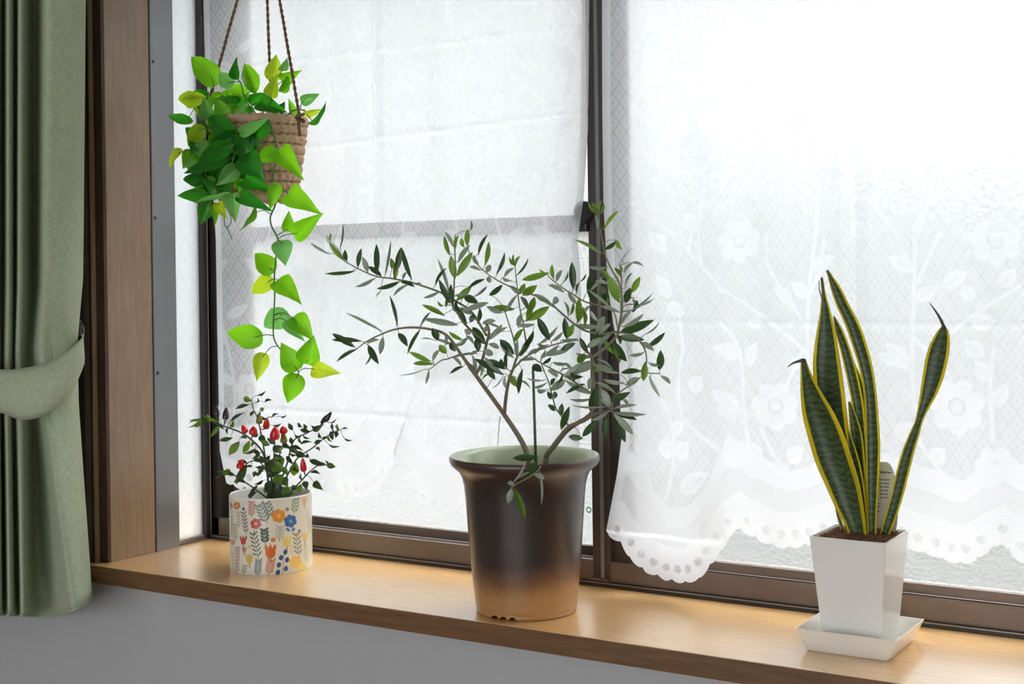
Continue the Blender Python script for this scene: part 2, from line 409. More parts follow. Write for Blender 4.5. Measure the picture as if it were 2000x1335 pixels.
prof_extrude('casing_rebate', [(-1.6015, 1.411), (-1.6015, 1.4045), (-1.5865, 1.4065), (-1.5860, 1.411)], 0.0, ZT, M['casing'], t1)
link('trim_2', box((-1.62, 1.411, 0.0), (XL, 1.4985, ZT), 0.0012, M['jamb'], 'trim_2'))
tag(bpy.data.objects['trim_2'], 'mid brown wooden jamb board left of the plants', 'trim', kind='structure')
t3 = thing('trim_3', (-1.6, 1.52, 0), 'grey aluminium post between wooden jamb and side pane', 'trim', kind='structure')
link('post', box((-1.62, 1.5, 0.0), (XL+0.0016, 1.5475, ZT), 0.0012, M['alu_grey']), t3)
link('post_foot_gap', box((-1.60, 1.4982, 0.0), (XL+0.0006, 1.5004, 0.026), 0, M['lock']), t3)
for u, v in ((299, 120), (303, 425), (308, 728)):
    d = ray(u, v); p = CAM + d*((XL+0.0016-CAM.x)/d.x)
    bm = bmesh.new(); bmesh.ops.create_uvsphere(bm, u_segments=10, v_segments=6, radius=0.0028)
    bmesh.ops.scale(bm, vec=(0.5, 1, 1), verts=bm.verts); bmesh.ops.translate(bm, vec=p, verts=bm.verts)
    me = bpy.data.meshes.new('screw'); bm.to_mesh(me); bm.free(); me.materials.append(M['screw']); link('screw', me, t3)
t4 = thing('trim_4', (XR, 1.45, 0), 'wooden jamb at the right end of the bay window', 'trim', kind='structure')
link('jamb_board', box((XR, 1.405, 0.0), (XR+0.04, 1.5, ZT), 0.0012, M['jamb']), t4)
link('casing_board', box((XR, 1.392, 0.0), (-0.04, 1.405, ZT+0.06), 0.002, M['casing']), t4)
link('trim_5', box((-1.72, 1.405, ZT), (-0.04, 1.72, ZT+0.05), 0, M['jamb'], 'trim_5'))
tag(bpy.data.objects['trim_5'], 'wooden soffit board at the top of the bay', 'trim', kind='structure')

# side panes
def side_window(name, x0, sgn, label):
    wn = thing(name, (x0, 1.58, 0), label, 'window', kind='structure')
    link('bottom_rail', box((min(x0, x0-sgn*0.02), 1.5475, 0.0), (max(x0, x0-sgn*0.02), 1.61, 0.0035), 0.0006, M['frame']), wn)
    link('bottom_rail_edge', box((min(x0-sgn*.004, x0-sgn*0.02), 1.5475, 0.0035), (max(x0-sgn*.004, x0-sgn*0.02), 1.61, 0.0075), 0.0006, M['frame_line']), wn)
    link('pane', box((x0-sgn*0.012-0.0025, 1.54, 0.005), (x0-sgn*0.012+0.0025, 1.62, ZT), 0, M['glass_wired']), wn)
    # corner mullion with its grooves
    link('corner_stile', box((min(x0, x0-sgn*0.03), 1.6075, 0.0), (max(x0, x0-sgn*0.03), 1.6165, ZT), 0.0005, M['frame_dark']), wn)
    link('stile_edge', box((min(x0+sgn*.0005, x0-sgn*0.02), 1.6165, 0.006), (max(x0+sgn*.0005, x0-sgn*0.02), 1.6185, ZT), 0.0003, M['frame_line']), wn)
    link('corner_post', box((min(x0-sgn*.004, x0-sgn*0.035), 1.6185, 0.0), (max(x0-sgn*.004, x0-sgn*0.035), 1.70, ZT), 0, M['frame_dark']), wn)
    return wn
side_window('window_1', XL, 1, 'narrow wired frosted side pane at the left end of the bay')
side_window('window_2', XR, -1, 'narrow side pane at the right end of the bay')
link('post', box((XR, 1.5, 0), (XR+0.035, 1.5475, ZT), 0.001, M['alu_grey']), t4)

# front window: fixed frame, two sliding sashes
w3 = thing('window_3', (-0.87, 1.62, 0), 'fixed dark bronze outer frame and track of the front window', 'window', kind='structure')
link('track_lip', box((XL, 1.6145, 0.0), (XR, 1.619, 0.0045), 0.0006, M['frame_dark']), w3)
link('track_line', box((XL, 1.6160, 0.0040), (XR, 1.6185, 0.0056), 0.0003, M['frame_line']), w3)
link('track', box((XL, 1.619, 0.0), (XR, 1.70, 0.0065), 0, M['frame_dark']), w3)
link('track_face', box((XL, 1.6225, 0.0), (XR, 1.630, 0.0335), 0.0008, M['frame']), w3)
link('outer_track', box((XL, 1.648, 0.0), (XR, 1.656, 0.030), 0.0008, M['frame']), w3)
link('side_jamb', box((XL, 1.6225, 0.0), (XL+0.012, 1.70, ZT), 0.0005, M['frame_dark']), w3)
link('side_jamb', box((XR-0.012, 1.6225, 0.0), (XR, 1.70, ZT), 0.0005, M['frame']), w3)
link('head', box((XL, 1.6225, ZT-0.03), (XR, 1.70, ZT), 0.0005, M['frame']), w3)
w4 = thing('window_4', (-1.22, 1.665, 0.02), 'left sliding sash with frosted glass and a mid rail behind lace', 'window', kind='structure')
SX0, SX1 = XL+0.012, -0.856
link('pane', box((SX0+0.01, 1.6635, 0.03), (SX1-0.01, 1.6675, ZT-0.04), 0, M['glass']), w4)
for nm, lo, hi in (('stile', (SX0, 1.657, 0.03), (SX0+0.040, 1.674, ZT-0.03)), ('stile', (SX1-0.03, 1.657, 0.03), (SX1, 1.674, ZT-0.03)),
                   ('bottom_rail', (SX0, 1.6572, 0.03), (SX1, 1.674, 0.0440)), ('top_rail', (SX0, 1.6572, ZT-0.06), (SX1, 1.674, ZT-0.03)),
                   ('mid_rail', (SX0, 1.6585, 0.4735), (SX1, 1.673, 0.4965))):
    link(nm, box(lo, hi, 0.0008, M['frame']), w4)
p = at(1150, 995, 1.6634); bm = bmesh.new()
bmesh.ops.create_circle(bm, segments=24, radius=0.0042); 
rr = bmesh.ops.extrude_edge_only(bm, edges=list(bm.edges)); nv = [g for g in rr['geom'] if isinstance(g, bmesh.types.BMVert)]
bmesh.ops.scale(bm, vec=(0.6, 0.6, 1), verts=nv)
bmesh.ops.rotate(bm, matrix=Matrix.Rotation(math.pi/2, 3, 'X'), verts=bm.verts); bmesh.ops.translate(bm, vec=(p.x, 1.6632, p.z), verts=bm.verts)
me = bpy.data.meshes.new('glass_mark'); bm.to_mesh(me); bm.free(); me.materials.append(M['teal']); link('glass_mark', me, w4, label='small teal ring printed on glass')
w5 = thing('window_5', (-0.5, 1.64, 0.03), 'right sliding sash with frosted glass and dark meeting stile', 'window', kind='structure')
link('pane', box((-0.86, 1.6365, 0.04), (XR-0.02, 1.6405, ZT-0.04), 0, M['glass']), w5)
link('meeting_stile', box((-0.8925, 1.622, 0.0015), (-0.8655, 1.647, ZT-0.03), 0.0012, M['stile']), w5)
link('stile_bead', box((-0.8660, 1.6290, 0.0335), (-0.838, 1.646, ZT-0.03), 0.0010, M['stile']), w5)
link('stile_groove', box((-0.8800, 1.6213, 0.006), (-0.8745, 1.6222, ZT-0.03), 0.0002, M['alu_grey']), w5)
link('stile_foot', box((-0.895, 1.6195, 0.0042), (-0.868, 1.6235, 0.0105), 0.001, M['frame']), w5)
link('bottom_rail', box((-0.8385, 1.6295, 0.0345), (XR-0.012, 1.647, 0.0465), 0.0008, M['frame']), w5)
link('top_rail', box((-0.8385, 1.6295, ZT-0.06), (XR-0.012, 1.647, ZT-0.03), 0.0008, M['frame']), w5)
link('side_stile', box((XR-0.05, 1.6296, 0.0345), (XR-0.012, 1.647, ZT-0.03), 0.0008, M['frame']), w5)
# crescent lock on the meeting stile
a = at(1134, 392, 1.625); b = at(1160, 452, 1.625)
lk = link('crescent_lock', box((a.x+0.004, 1.612, b.z), (-0.89, 1.626, (a.z+b.z)/2+0.004), 0.002, M['lock']), w5)
bm = bmesh.new(); bmesh.ops.create_cone(bm, cap_ends=True, segments=28, radius1=0.0125, radius2=0.0125, depth=0.012)
bmesh.ops.rotate(bm, matrix=Matrix.Rotation(math.pi/2, 3, 'X'), verts=bm.verts)
bmesh.ops.scale(bm, vec=(0.9, 1, 1.25), verts=bm.verts)
bmesh.ops.translate(bm, vec=(a.x+0.0115, 1.611, a.z-0.0165), verts=bm.verts)
bmesh.ops.bevel(bm, geom=list(bm.edges), offset=0.001, segments=1, affect='EDGES')
me = bpy.data.meshes.new('lock_lever'); bm.to_mesh(me); bm.free(); me.materials.append(M['lock']); link('lever', me, lk)

# ------------------------------------------------------------------ outdoors
g = struct('ground', (-30, 1.75, -1.6), (30, 40, -1.5), M['concrete'], 'grey paved ground outside the window', 'ground')
gw = thing('added_wall', (4, 4.2, -1.5), 'grey block wall added unseen to darken the lower right window', 'wall')  # added, never seen clearly: keeps the lower right pane from blowing out
link('wall', box((-2.4, 4.2, -1.5), (12, 4.35, 0.62), 0.01, M['block']), gw)
link('coping', box((-2.4, 4.17, 0.62), (12, 4.38, 0.68), 0.01, M['block']), gw)
nb = thing('added_house', (-9, 7, -1.5), 'pale stucco house added unseen to dim the frosted left window', 'light blocker')  # added block that hides sky so the left panes look dimmer
link('wall', box((-16, 5.2, -1.5), (-2.55, 9, 3.6), 0.02, M['stucco']), nb)
link('roof', mesh('roof', [(-16.4, 4.8, 3.6), (-2.2, 4.8, 3.6), (-2.2, 9.4, 3.6), (-16.4, 9.4, 3.6), (-14, 7.1, 5.0), (-4.6, 7.1, 5.0)],
     [(0, 1, 5, 4), (1, 2, 5), (2, 3, 4, 5), (3, 0, 4), (3, 2, 1, 0)], M['rooftile']), nb)

# ------------------------------------------------------------------ lace curtains
def px_line(pts, y): return [(lambda q: (q.x, q.z))(at(u, v, y)) for u, v in pts]
def soft(d, w): return np.clip(0.5-d/w, 0, 1)
def p_seg(X, Z, a, b, r):
    ax, az = a; bx, bz = b; L2 = (bx-ax)**2+(bz-az)**2+1e-12
    t = np.clip(((X-ax)*(bx-ax)+(Z-az)*(bz-az))/L2, 0, 1)
    return soft(np.hypot(X-ax-t*(bx-ax), Z-az-t*(bz-az))-r, 0.0022)
def p_leaf(X, Z, a, b, w):
    ax, az = a; dx, dz = b[0]-ax, b[1]-az; L = math.hypot(dx, dz)+1e-9; dx /= L; dz /= L
    s = ((X-ax)*dx+(Z-az)*dz)/L; o = np.abs(-(X-ax)*dz+(Z-az)*dx)
    hw = 0.5*w*np.sin(np.pi*np.clip(s, 0, 1)**0.8)
    m = soft(o-hw, 0.0022)*((s > 0) & (s < 1))
    return m*np.where((o < 0.0011) & (s < 0.8), 0.45, 1.0)
def p_flower(X, Z, c, r):
    D = np.zeros_like(X)
    for k in range(7):
        an = 2*math.pi*k/7+0.3
        q = (c[0]+math.cos(an)*r*0.62, c[1]+math.sin(an)*r*0.62)
        d = np.hypot((X-q[0]), (Z-q[1]))
        D = np.maximum(D, soft(d-r*0.36, 0.0025)*np.where(d > r*0.31, 0.55, 1.0))
    d = np.hypot(X-c[0], Z-c[1])
    return np.maximum(D, soft(d-r*0.22, 0.0025)) * np.where(np.abs(d-r*0.27) < 0.0016, 0.4, 1)
def make_lace(name, label, y0, top, edge, left, right, fold, stems, leaves, flowers, step=0.0019, phase=0.0, arch_gain=1.0, gain=0.95):
    E_ = np.array(px_line(edge, y0)); Lx = np.array(px_line(left, y0))[::-1]; Rx = np.array(px_line(right, y0))[::-1]
    xl = lambda z: np.interp(z, Lx[:, 1], Lx[:, 0]); xr = lambda z: np.interp(z, Rx[:, 1], Rx[:, 0])
    width = float(xr(0.4)-xl(0.4)); nu = int(width/step); nv = int((top-0.03)/step)
    s = np.linspace(0, 1, nu)
    zg = np.full(nu, 0.06)
    for _ in range(4):
        xb = xl(zg)*(1-s)+xr(zg)*s; zg = np.interp(xb, E_[:, 0], E_[:, 1])
    P = 0.0215
    arc = np.concatenate([[0], np.cumsum(np.hypot(np.diff(xb), np.diff(zg)))])+phase
    slope = np.gradient(zg, xb); slope = np.convolve(np.pad(slope, 12, 'edge'), np.ones(25)/25, 'valid'); cosl = 1/np.sqrt(1+slope**2)
    zb = zg-0.0052*np.sqrt(np.abs(np.sin(np.pi*arc/P)))
    t = np.linspace(0, 1, nv)[:, None]
    Z = zb[None, :]+t*(top-zb[None, :]); X = xl(Z)*(1-s[None, :])+xr(Z)*s[None, :]
    Y = y0+fold(X, Z)
    d = (Z-zg[None, :])*np.maximum(cosl, 0.6)[None, :]
    D = np.zeros_like(Z)
    D = np.maximum(D, soft(d-0.040*arch_gain, 0.003))
    D = np.maximum(D, 0.38*soft(d-0.064*arch_gain, 0.003))
    D = np.maximum(D, soft(np.abs(d-0.078*arch_gain)-0.013*arch_gain, 0.004))
    for k in range(int(arc[0]/P), int(arc[-1]/P)+1):
        i_ = int(np.argmin(np.abs(arc-(k+0.5)*P)))
        cx_, cz_ = xb[i_]-slope[i_]*cosl[i_]*0.012, zg[i_]+cosl[i_]*0.012
        D = np.where(np.hypot(X-cx_, Z-cz_) < 0.0054, -1.0, D)
    net = d > 0.09*arch_gain
    def put(A, bb):
        nonlocal D
        D[bb] = np.maximum(D[bb], np.where(net[bb], A, 0)*gain)
    def bbox(pts, pad):
        x0 = min(p[0] for p in pts)-pad; x1 = max(p[0] for p in pts)+pad; z0 = min(p[1] for p in pts)-pad; z1 = max(p[1] for p in pts)+pad
        return (X > x0) & (X < x1) & (Z > z0) & (Z < z1)
    for st in stems:
        pts = [(p.x, p.y) for p in catmull([(a, b, 0) for a, b in px_line(st, y0)], 4)]
        for a, b in zip(pts[:-1], pts[1:]):
            bb = bbox([a, b], 0.008)
            if bb.any(): put(p_seg(X[bb], Z[bb], a, b, 0.0021), bb)
    for bx, bz, tx, tz, wd in leaves:
        a, b = px_line([(bx, bz), (tx, tz)], y0); bb = bbox([a, b], 0.03)
        if bb.any(): put(p_leaf(X[bb], Z[bb], a, b, wd*0.00062), bb)
    for fx, fz, r in flowers:
        c = px_line([(fx, fz)], y0)[0]; bb = bbox([c], r*0.0008)
        if bb.any(): put(p_flower(X[bb], Z[bb], c, r*0.00062), bb)
    # selvedge
    D = np.maximum(D, np.where((s[None, :]*width < 0.012) | ((1-s[None, :])*width < 0.010), 0.8, 0))
    n = nu*nv; me = bpy.data.meshes.new(name)
    co = np.stack([X, Y, Z], -1).reshape(-1, 3).astype(np.float32)
    i, j = np.meshgrid(np.arange(nu-1), np.arange(nv-1)); q = (j*nu+i).ravel()
    fc = np.stack([q, q+1, q+1+nu, q+nu], -1).astype(np.int32)
    me.vertices.add(n); me.vertices.foreach_set('co', co.ravel())
    me.loops.add(fc.size); me.loops.foreach_set('vertex_index', fc.ravel())
    me.polygons.add(len(fc)); me.polygons.foreach_set('loop_start', np.arange(0, fc.size, 4, dtype=np.int32))
    me.polygons.foreach_set('loop_total', np.full(len(fc), 4, dtype=np.int32))
    me.update(calc_edges=True)
    ul = me.uv_layers.new(name='UVMap'); uv = np.stack([X, Z], -1).reshape(-1, 2)[fc.ravel()]
    ul.data.foreach_set('uv', uv.astype(np.float32).ravel())
    at_ = me.attributes.new('weave', 'FLOAT', 'POINT'); at_.data.foreach_set('value', D.ravel().astype(np.float32))
    me.polygons.foreach_set('use_smooth', np.ones(len(fc), dtype=bool)); me.materials.append(M['lace'])
    o = link(name, me); tag(o, label, 'lace curtain', 'white lace curtains over the window'); return o
def tent(q, c, w): return np.clip(1-np.abs(q-c)/w, 0, 1)
LY = 1.600
c8 = lambda x, y: (1150+x*0.5994, 380+y*0.5994)
def c8s(l): return [c8(*p) for p in l]
stems_r = [c8s(l) for l in (
    [(716, 540), (715, 400), (725, 280), (745, 120), (760, -60)], [(430, 310), (500, 350), (570, 400), (620, 440), (715, 520)],
    [(575, 130), (580, 230), (640, 330), (712, 430)], [(770, 150), (760, 240), (725, 320)], [(430, 420), (480, 480), (500, 560), (505, 700), (520, 800)],
    [(700, 500), (660, 580), (640, 620)], [(140, 30), (240, 100), (300, 160), (370, 230), (430, 310)], [(340, 120), (330, 190)],
    [(200, 620), (260, 720), (275, 800), (270, 900), (250, 990)], [(300, 400), (310, 500), (295, 600), (310, 720), (400, 810), (430, 850)],
    [(1060, 120), (1055, 420), (1050, 560), (1062, 700)], [(900, 0), (950, 60), (1010, 150), (1060, 260)], [(1140, 130), (1070, 280)],
    [(1050, 460), (1120, 530), (1180, 600)], [(1320, 500), (1310, 640), (1320, 800)], [(1060, 780), (1110, 860), (1170, 930)],
    [(1400, 300), (1290, 370), (1180, 450)], [(560, 760), (600, 850), (640, 890)], [(900, 720), (960, 800), (1000, 860)],
    [(370, 230), (360, 100), (380, -80), (340, -260)], [(760, -60), (720, -220), (660, -330)], [(1060, 120), (1090, -60), (1060, -230)], [(1180, -60), (1110, 20), (1070, 120)])]
leaves_r = [c8(a, b)+c8(c, d)+(wd,) for a, b, c, d, wd in (
    (265, 335, 215, 262, 34), (250, 360, 320, 385, 30), (720, 335, 655, 285, 28), (730, 240, 805, 200, 28), (660, 350, 600, 300, 26), (1060, 245, 975, 200, 30),
    (1060, 345, 1135, 295, 26), (1050, 565, 965, 480, 32), (1020, 545, 940, 520, 26), (500, 520, 405, 495, 34), (515, 560, 545, 480, 24), (490, 705, 400, 635, 34),
    (480, 730, 415, 690, 24), (250, 185, 185, 120, 34), (275, 825, 215, 825, 44), (285, 855, 330, 805, 38), (262, 780, 315, 735, 30), (300, 965, 395, 905, 40),
    (690, 560, 650, 540, 24), (1250, 345, 1225, 290, 26), (1310, 605, 1262, 535, 28), (1325, 685, 1360, 615, 28), (1290, 525, 1225, 475, 32), (1000, 790, 1065, 750, 40),
    (640, 870, 700, 820, 34), (560, 860, 510, 800, 30), (1110, 870, 1160, 830, 34), (340, 640, 370, 590, 34), (1150, 300, 1240, 250, 30), (900, 140, 860, 80, 30), (560, 420, 520, 410, 26),
    (365, 120, 310, 60, 34), (700, -250, 640, -200, 34), (1090, -50, 1150, -110, 34), (1030, 60, 985, 10, 30), (760, -40, 830, -90, 34), (380, -60, 440, -110, 34), (1250, 420, 1330, 410, 30), (1340, 300, 1390, 240, 28))]
flowers_r = [c8(a, b)+(r,) for a, b, r in ((605, 690, 50), (1200, 690, 54), (490, 150, 46), (1325, 150, 46), (1330, 890, 40), (350, -140, 44))]
xr_c = at(1670, 300, LY).x
def fold_r(X, Z):
    y = 0.0035*np.sin(X*38+0.5)+0.0025*np.sin(X*71+Z*2)
    y -= 0.006*tent(X, xr_c, 0.016)*np.clip((Z-0.28)/0.05, 0, 1)
    y -= 0.0012*tent(Z, at(1670, 183, LY).z, 0.006)*(X > xr_c-0.2)+0.001*tent(Z, at(1600, 632, LY).z, 0.006)
    xa = at(1415, 900, LY).x; y -= 0.010*np.clip((xa-X)/0.03, 0, 1)*np.clip((0.16-Z)/0.08, 0, 1)
    zc = at(1300, 1045, LY).z; y += 0.006*np.clip((zc-Z)/0.003, 0, 1)*np.clip((xa-X)/0.02, 0, 1)
    return np.clip(y, -0.03, 0.012)
make_lace('lace_curtain', 'white floral lace curtain with scalloped hem hanging behind the snake plant', LY, 0.952,
    [(1170, 1035), (1190, 1040), (1214, 1050), (1232, 1082), (1262, 1110), (1300, 1126), (1340, 1130), (1372, 1122), (1388, 1100), (1402, 1080), (1420, 1052), (1437, 1026), (1460, 1036), (1490, 1053), (1530, 1065), (1570, 1060), (1620, 1045), (1680, 1030), (1720, 1040), (1780, 1066), (1800, 1072), (1850, 1088), (1880, 1094), (1910, 1085), (1935, 1065), (1958, 1052), (1980, 1080), (2000, 1100), (2060, 1118), (2120, 1108), (2200, 1065), (2300, 1120), (2500, 1120)],
    [(1178, -300), (1178, 0), (1178, 220), (1180, 400), (1188, 560), (1210, 700), (1214, 860), (1204, 940), (1190, 1040), (1190, 1200)],
    [(2200, -300), (2200, 1200)], fold_r, stems_r, leaves_r, flowers_r)
xl_c = at(742, 300, LY).x; xl_f = [(at(u, v, LY).z, at(u, v, LY).x) for u, v in ((775, 960), (780, 880), (800, 820), (814, 750), (818, 690), (822, 600))]
def fold_l(X, Z):
    y = 0.0035*np.sin(X*33)+0.002*np.sin(X*80+Z*3)
    y -= 0.006*tent(X, xl_c, 0.012)*np.clip((Z-0.30)/0.05, 0, 1)
    xf = np.interp(Z, [a for a, b in xl_f], [b for a, b in xl_f])
    y -= 0.016*np.clip((X-xf)/0.010+0.5, 0, 1)*np.clip((0.32-Z)/0.05, 0, 1)*np.clip((at(1050, 900, LY).x-X)/0.08, 0, 1)
    y -= 0.0012*tent(Z, at(745, 270, LY).z+0.04*(X-xl_c), 0.006)+0.001*tent(Z, at(735, 100, LY).z, 0.006)+0.0014*tent(Z, at(700, 808, LY).z, 0.006)
    return np.clip(y, -0.03, 0.012)
random.seed(3)
stems_l = []; leaves_l = []; flowers_l = []
for k in range(7):
    x0 = 430+k*110; yb = 930-k*4; pts = [(x0+30*math.sin(j*1.3+k), yb-130*j) for j in range(7)]; stems_l.append(pts)
    for j in range(1, 7):
        s_ = 1 if (j+k) % 2 else -1
        leaves_l.append((pts[j][0], pts[j][1], pts[j][0]+s_*38, pts[j][1]-34, 32)); leaves_l.append((pts[j][0], pts[j][1]-50, pts[j][0]-s_*36, pts[j][1]-76, 26))
    flowers_l.append((x0+52, 760-(k % 3)*210, 42))
make_lace('lace_curtain', 'white floral lace curtain hanging behind the olive tree and hanging planter', LY, 0.952,
    [(380, 945), (430, 930), (470, 950), (560, 940), (620, 948), (660, 966), (690, 970), (720, 962), (750, 935), (768, 905), (778, 912), (800, 960), (850, 990), (930, 1002), (1010, 1000), (1060, 985), (1100, 960), (1160, 1000)],
    [(397, -300), (400, 0), (403, 110), (415, 300), (424, 470), (426, 640), (430, 880), (447, 960), (447, 1200)],
    [(1148, -300), (1148, 0), (1146, 250), (1138, 390), (1127, 470), (1132, 520), (1135, 620), (1130, 870), (1130, 1200)], fold_l, stems_l, leaves_l, flowers_l, phase=0.006, gain=0.5)
rod = link('curtain_rod', mesh('curtain_rod', *tube_data([Vector((XL, LY, 0.957)), Vector((-0.87, LY, 0.957)), Vector((XR, LY, 0.957))], 0.005, 0.005, 12), M['white_plastic'], True))
tag(rod, 'thin white tension rod carrying both lace curtains', 'curtain rod')

# ------------------------------------------------------------------ green curtain and tieback
CY0 = 1.335
rows_v = [-170, 0, 150, 300, 450, 580, 660, 740, 800, 860, 960, 1080, 1160, 1200]
cols = [ # photograph columns at row anchors (top, above tie, tie, below tie, bottom), depth offset
    ((-230, -190, -150, -160, -230), 0.005), ((-200, -165, -132, -140, -195), -0.045), ((-165, -140, -112, -118, -160), 0.010),
    ((-130, -110, -92, -95, -122), -0.045), ((-95, -80, -70, -70, -88), 0.010), ((-62, -52, -48, -48, -56), -0.045),
    ((-30, -26, -26, -26, -26), 0.010), ((-6, -8, -6, -6, -2), -0.040), ((6, 4, 4, 4, 8), 0.014), ((18, 18, 16, 15, 20), -0.032), ((32, 30, 28, 28, 36), 0.016),
    ((42, 40, 36, 40, 46), -0.030), ((58, 58, 50, 58, 62), 0.020), ((74, 70, 62, 70, 90), 0.036), ((87, 82, 71, 84, 128), 0.0), ((92, 86, 76, 90, 142), -0.056), ((118, 112, 96, 112, 160), -0.040),
    ((146, 138, 122, 136, 170), -0.016), ((164, 158, 146, 150, 176), 0.016), ((166, 159, 148, 151, 178), 0.030), ((150, 148, 138, 142, 165), 0.036)]
anch = [-170, 560, 690, 810, 1200]
hem = lambda u: np.interp(u, [-230, 0, 60, 100, 140, 165, 180], [1200, 1199, 1201, 1204, 1192, 1180, 1168])
NR = 64; V = []; UV = []
vv = np.linspace(0, 1, NR)
prof_c = []
for r_ in range(NR):
    base_v = -170+vv[r_]*(1370)
    line = []
    for us, dy in cols:
        u = np.interp(base_v, anch, us); vb = -170+vv[r_]*(float(hem(np.interp(1200, anch, us)))+170)
        gath = 1-0.45*math.exp(-((base_v-720)/130)**2)
        line.append(at(u, vb, CY0+dy*gath*(1.0+0.25*vv[r_])))
    prof_c.append(catmull(line, 4))
nc = len(prof_c[0])
for r_ in range(NR):
    s = 0
    for i, p in enumerate(prof_c[r_]):
        if i: s += (prof_c[NR//2][i]-prof_c[NR//2][i-1]).length
        V.append(p); UV.append((s, p.z))
gc = thing('green_curtain', (prof_c[-1][0].x+0.1, CY0, -0.1), 'sage green linen curtain gathered at the left of the window', 'curtain')
po = link('curtain_panel', mesh('curtain_panel', V, grid_faces(nc, NR), M['curtain'], True, UV), gc)
sm = po.modifiers.new('thick', 'SOLIDIFY'); sm.thickness = 0.0015
# stitched side seam
seam = [prof_c[r_][int(nc*0.80)]+Vector((0.0, -0.0014, 0)) for r_ in range(0, NR, 3)]
tube('side_seam', seam, 0.0008, 0.0008, M['curtain'], gc, 5, 1)
tube('bottom_hem', [p+Vector((0, -0.0004, 0.0)) for p in prof_c[-1]], 0.0019, 0.0019, M['curtain'], gc, 6, 1)
rail = link('curtain_rail', box((-2.6, 1.30, 1.16), (0.5, 1.335, 1.178), 0.002, M['white_plastic'], 'curtain_rail')); tag(rail, 'white curtain rail above the window opening', 'curtain rail')
# tieback: band around the gathered curtain
up = [(-170, 700, 1.30), (-90, 712, 1.262), (0, 722, 1.250), (45, 720, 1.250), (95, 708, 1.262), (135, 686, 1.285), (158, 662, 1.325), (160, 652, 1.372)]
lo = [(-170, 780, 1.30), (-90, 792, 1.262), (0, 804, 1.245), (45, 818, 1.243), (95, 806, 1.252), (135, 768, 1.274), (160, 716, 1.310), (163, 700, 1.362)]
mid = [((a[0]+b[0])/2, (a[1]+b[1])/2, min(a[2], b[2])-0.008) for a, b in zip(up, lo)]
lines = [catmull([at(*p) for p in l], 6) for l in (up, mid, lo)]
n_ = len(lines[0]); V = []; UV = []; NB = 9
for k in range(NB):
    f = k/(NB-1); s = 0
    for i in range(n_):
        a, b, c = lines[0][i], lines[1][i], lines[2][i]
        p = a*(1-f)**2*1.0+(b*2-(a+c)*0.5)*2*f*(1-f)+c*f*f
        if i: s += (lines[1][i]-lines[1][i-1]).length
        V.append(p); UV.append((f*0.08, s))
tb = thing('curtain_tieback', at(60, 760, 1.25), 'sage green fabric tieback band holding the green curtain', 'tieback')
bo = link('band', mesh('band', V, grid_faces(n_, NB), M['curtain'], True, UV), tb); sm = bo.modifiers.new('thick', 'SOLIDIFY'); sm.thickness = 0.002
tube('edge_stitch', [p*0.93+q*0.07+Vector((0, -0.003, 0)) for p, q in zip(lines[2][4:], lines[0][4:])], 0.0007, 0.0007, M['curtain'], tb, 5, 1)
hk = thing('tieback_hook', at(160, 650, 1.39), 'small grey hook on dark casing holding the tieback', 'hook')
tube('hook_wire', [at(155, 632, 1.392), at(161, 634, 1.384), at(163, 645, 1.380), at(162, 660, 1.380), at(158, 668, 1.382)], 0.0016, 0.0013, M['hook'], hk, 8)
link('hook_plate', box((at(155, 640, 1.39).x-0.004, 1.389, at(155, 640, 1.39).z-0.012), (at(155, 640, 1.39).x+0.004, 1.392, at(155, 640, 1.39).z+0.012), 0.001, M['hook']), hk)

# ------------------------------------------------------------------ leaves
def leaf_mesh(name, prof, across, fold, curl, wave, m):
    V = []; UV = []; n = len(prof)
    xs = np.linspace(-1, 1, across)
    for t_, hw in prof:
        for x in xs:
            z = fold*abs(x)*hw + curl*(t_-0.5)**2*-1 + wave*math.sin(t_*9+x)*abs(x)*hw
            V.append((x*hw, t_, z)); UV.append((x, t_))
    return mesh(name, V, grid_faces(across, n), m, True, UV)
HEART = [(-0.035, 0.05), (-0.03, 0.22), (0.03, 0.37), (0.12, 0.465), (0.24, 0.50), (0.38, 0.465), (0.54, 0.37), (0.70, 0.25), (0.84, 0.13), (0.94, 0.045), (1.0, 0.004)]
LANCE = [(0, 0.03), (0.06, 0.13), (0.18, 0.31), (0.35, 0.46), (0.52, 0.50), (0.70, 0.43), (0.85, 0.27), (0.95, 0.11), (1.0, 0.01)]
OVATE = [(0, 0.03), (0.10, 0.25), (0.26, 0.45), (0.40, 0.50), (0.58, 0.40), (0.76, 0.22), (0.91, 0.07), (1.0, 0.005)]
LM = {}
for k in ('pv_g', 'pv_y', 'pv_d', 'pv_p'):
    LM[k] = [leaf_mesh('vine_leaf', HEART, 5, f, c, 0.10, M[k]) for f, c in ((0.30, 0.35), (0.15, 0.5), (0.45, 0.2))]
for k in ('ol_d', 'ol_g'):
    LM[k] = [leaf_mesh('olive_leaf', LANCE, 3, f, c, 0.0, M[k]) for f, c in ((0.25, 0.25), (0.1, 0.45), (0.35, -0.25))]
for k in ('ch_d', 'ch_g'):
    LM[k] = [leaf_mesh('pepper_leaf', OVATE, 3, f, c, 0.0, M[k]) for f, c in ((0.3, 0.4), (0.2, 0.6), (0.4, 0.2))]
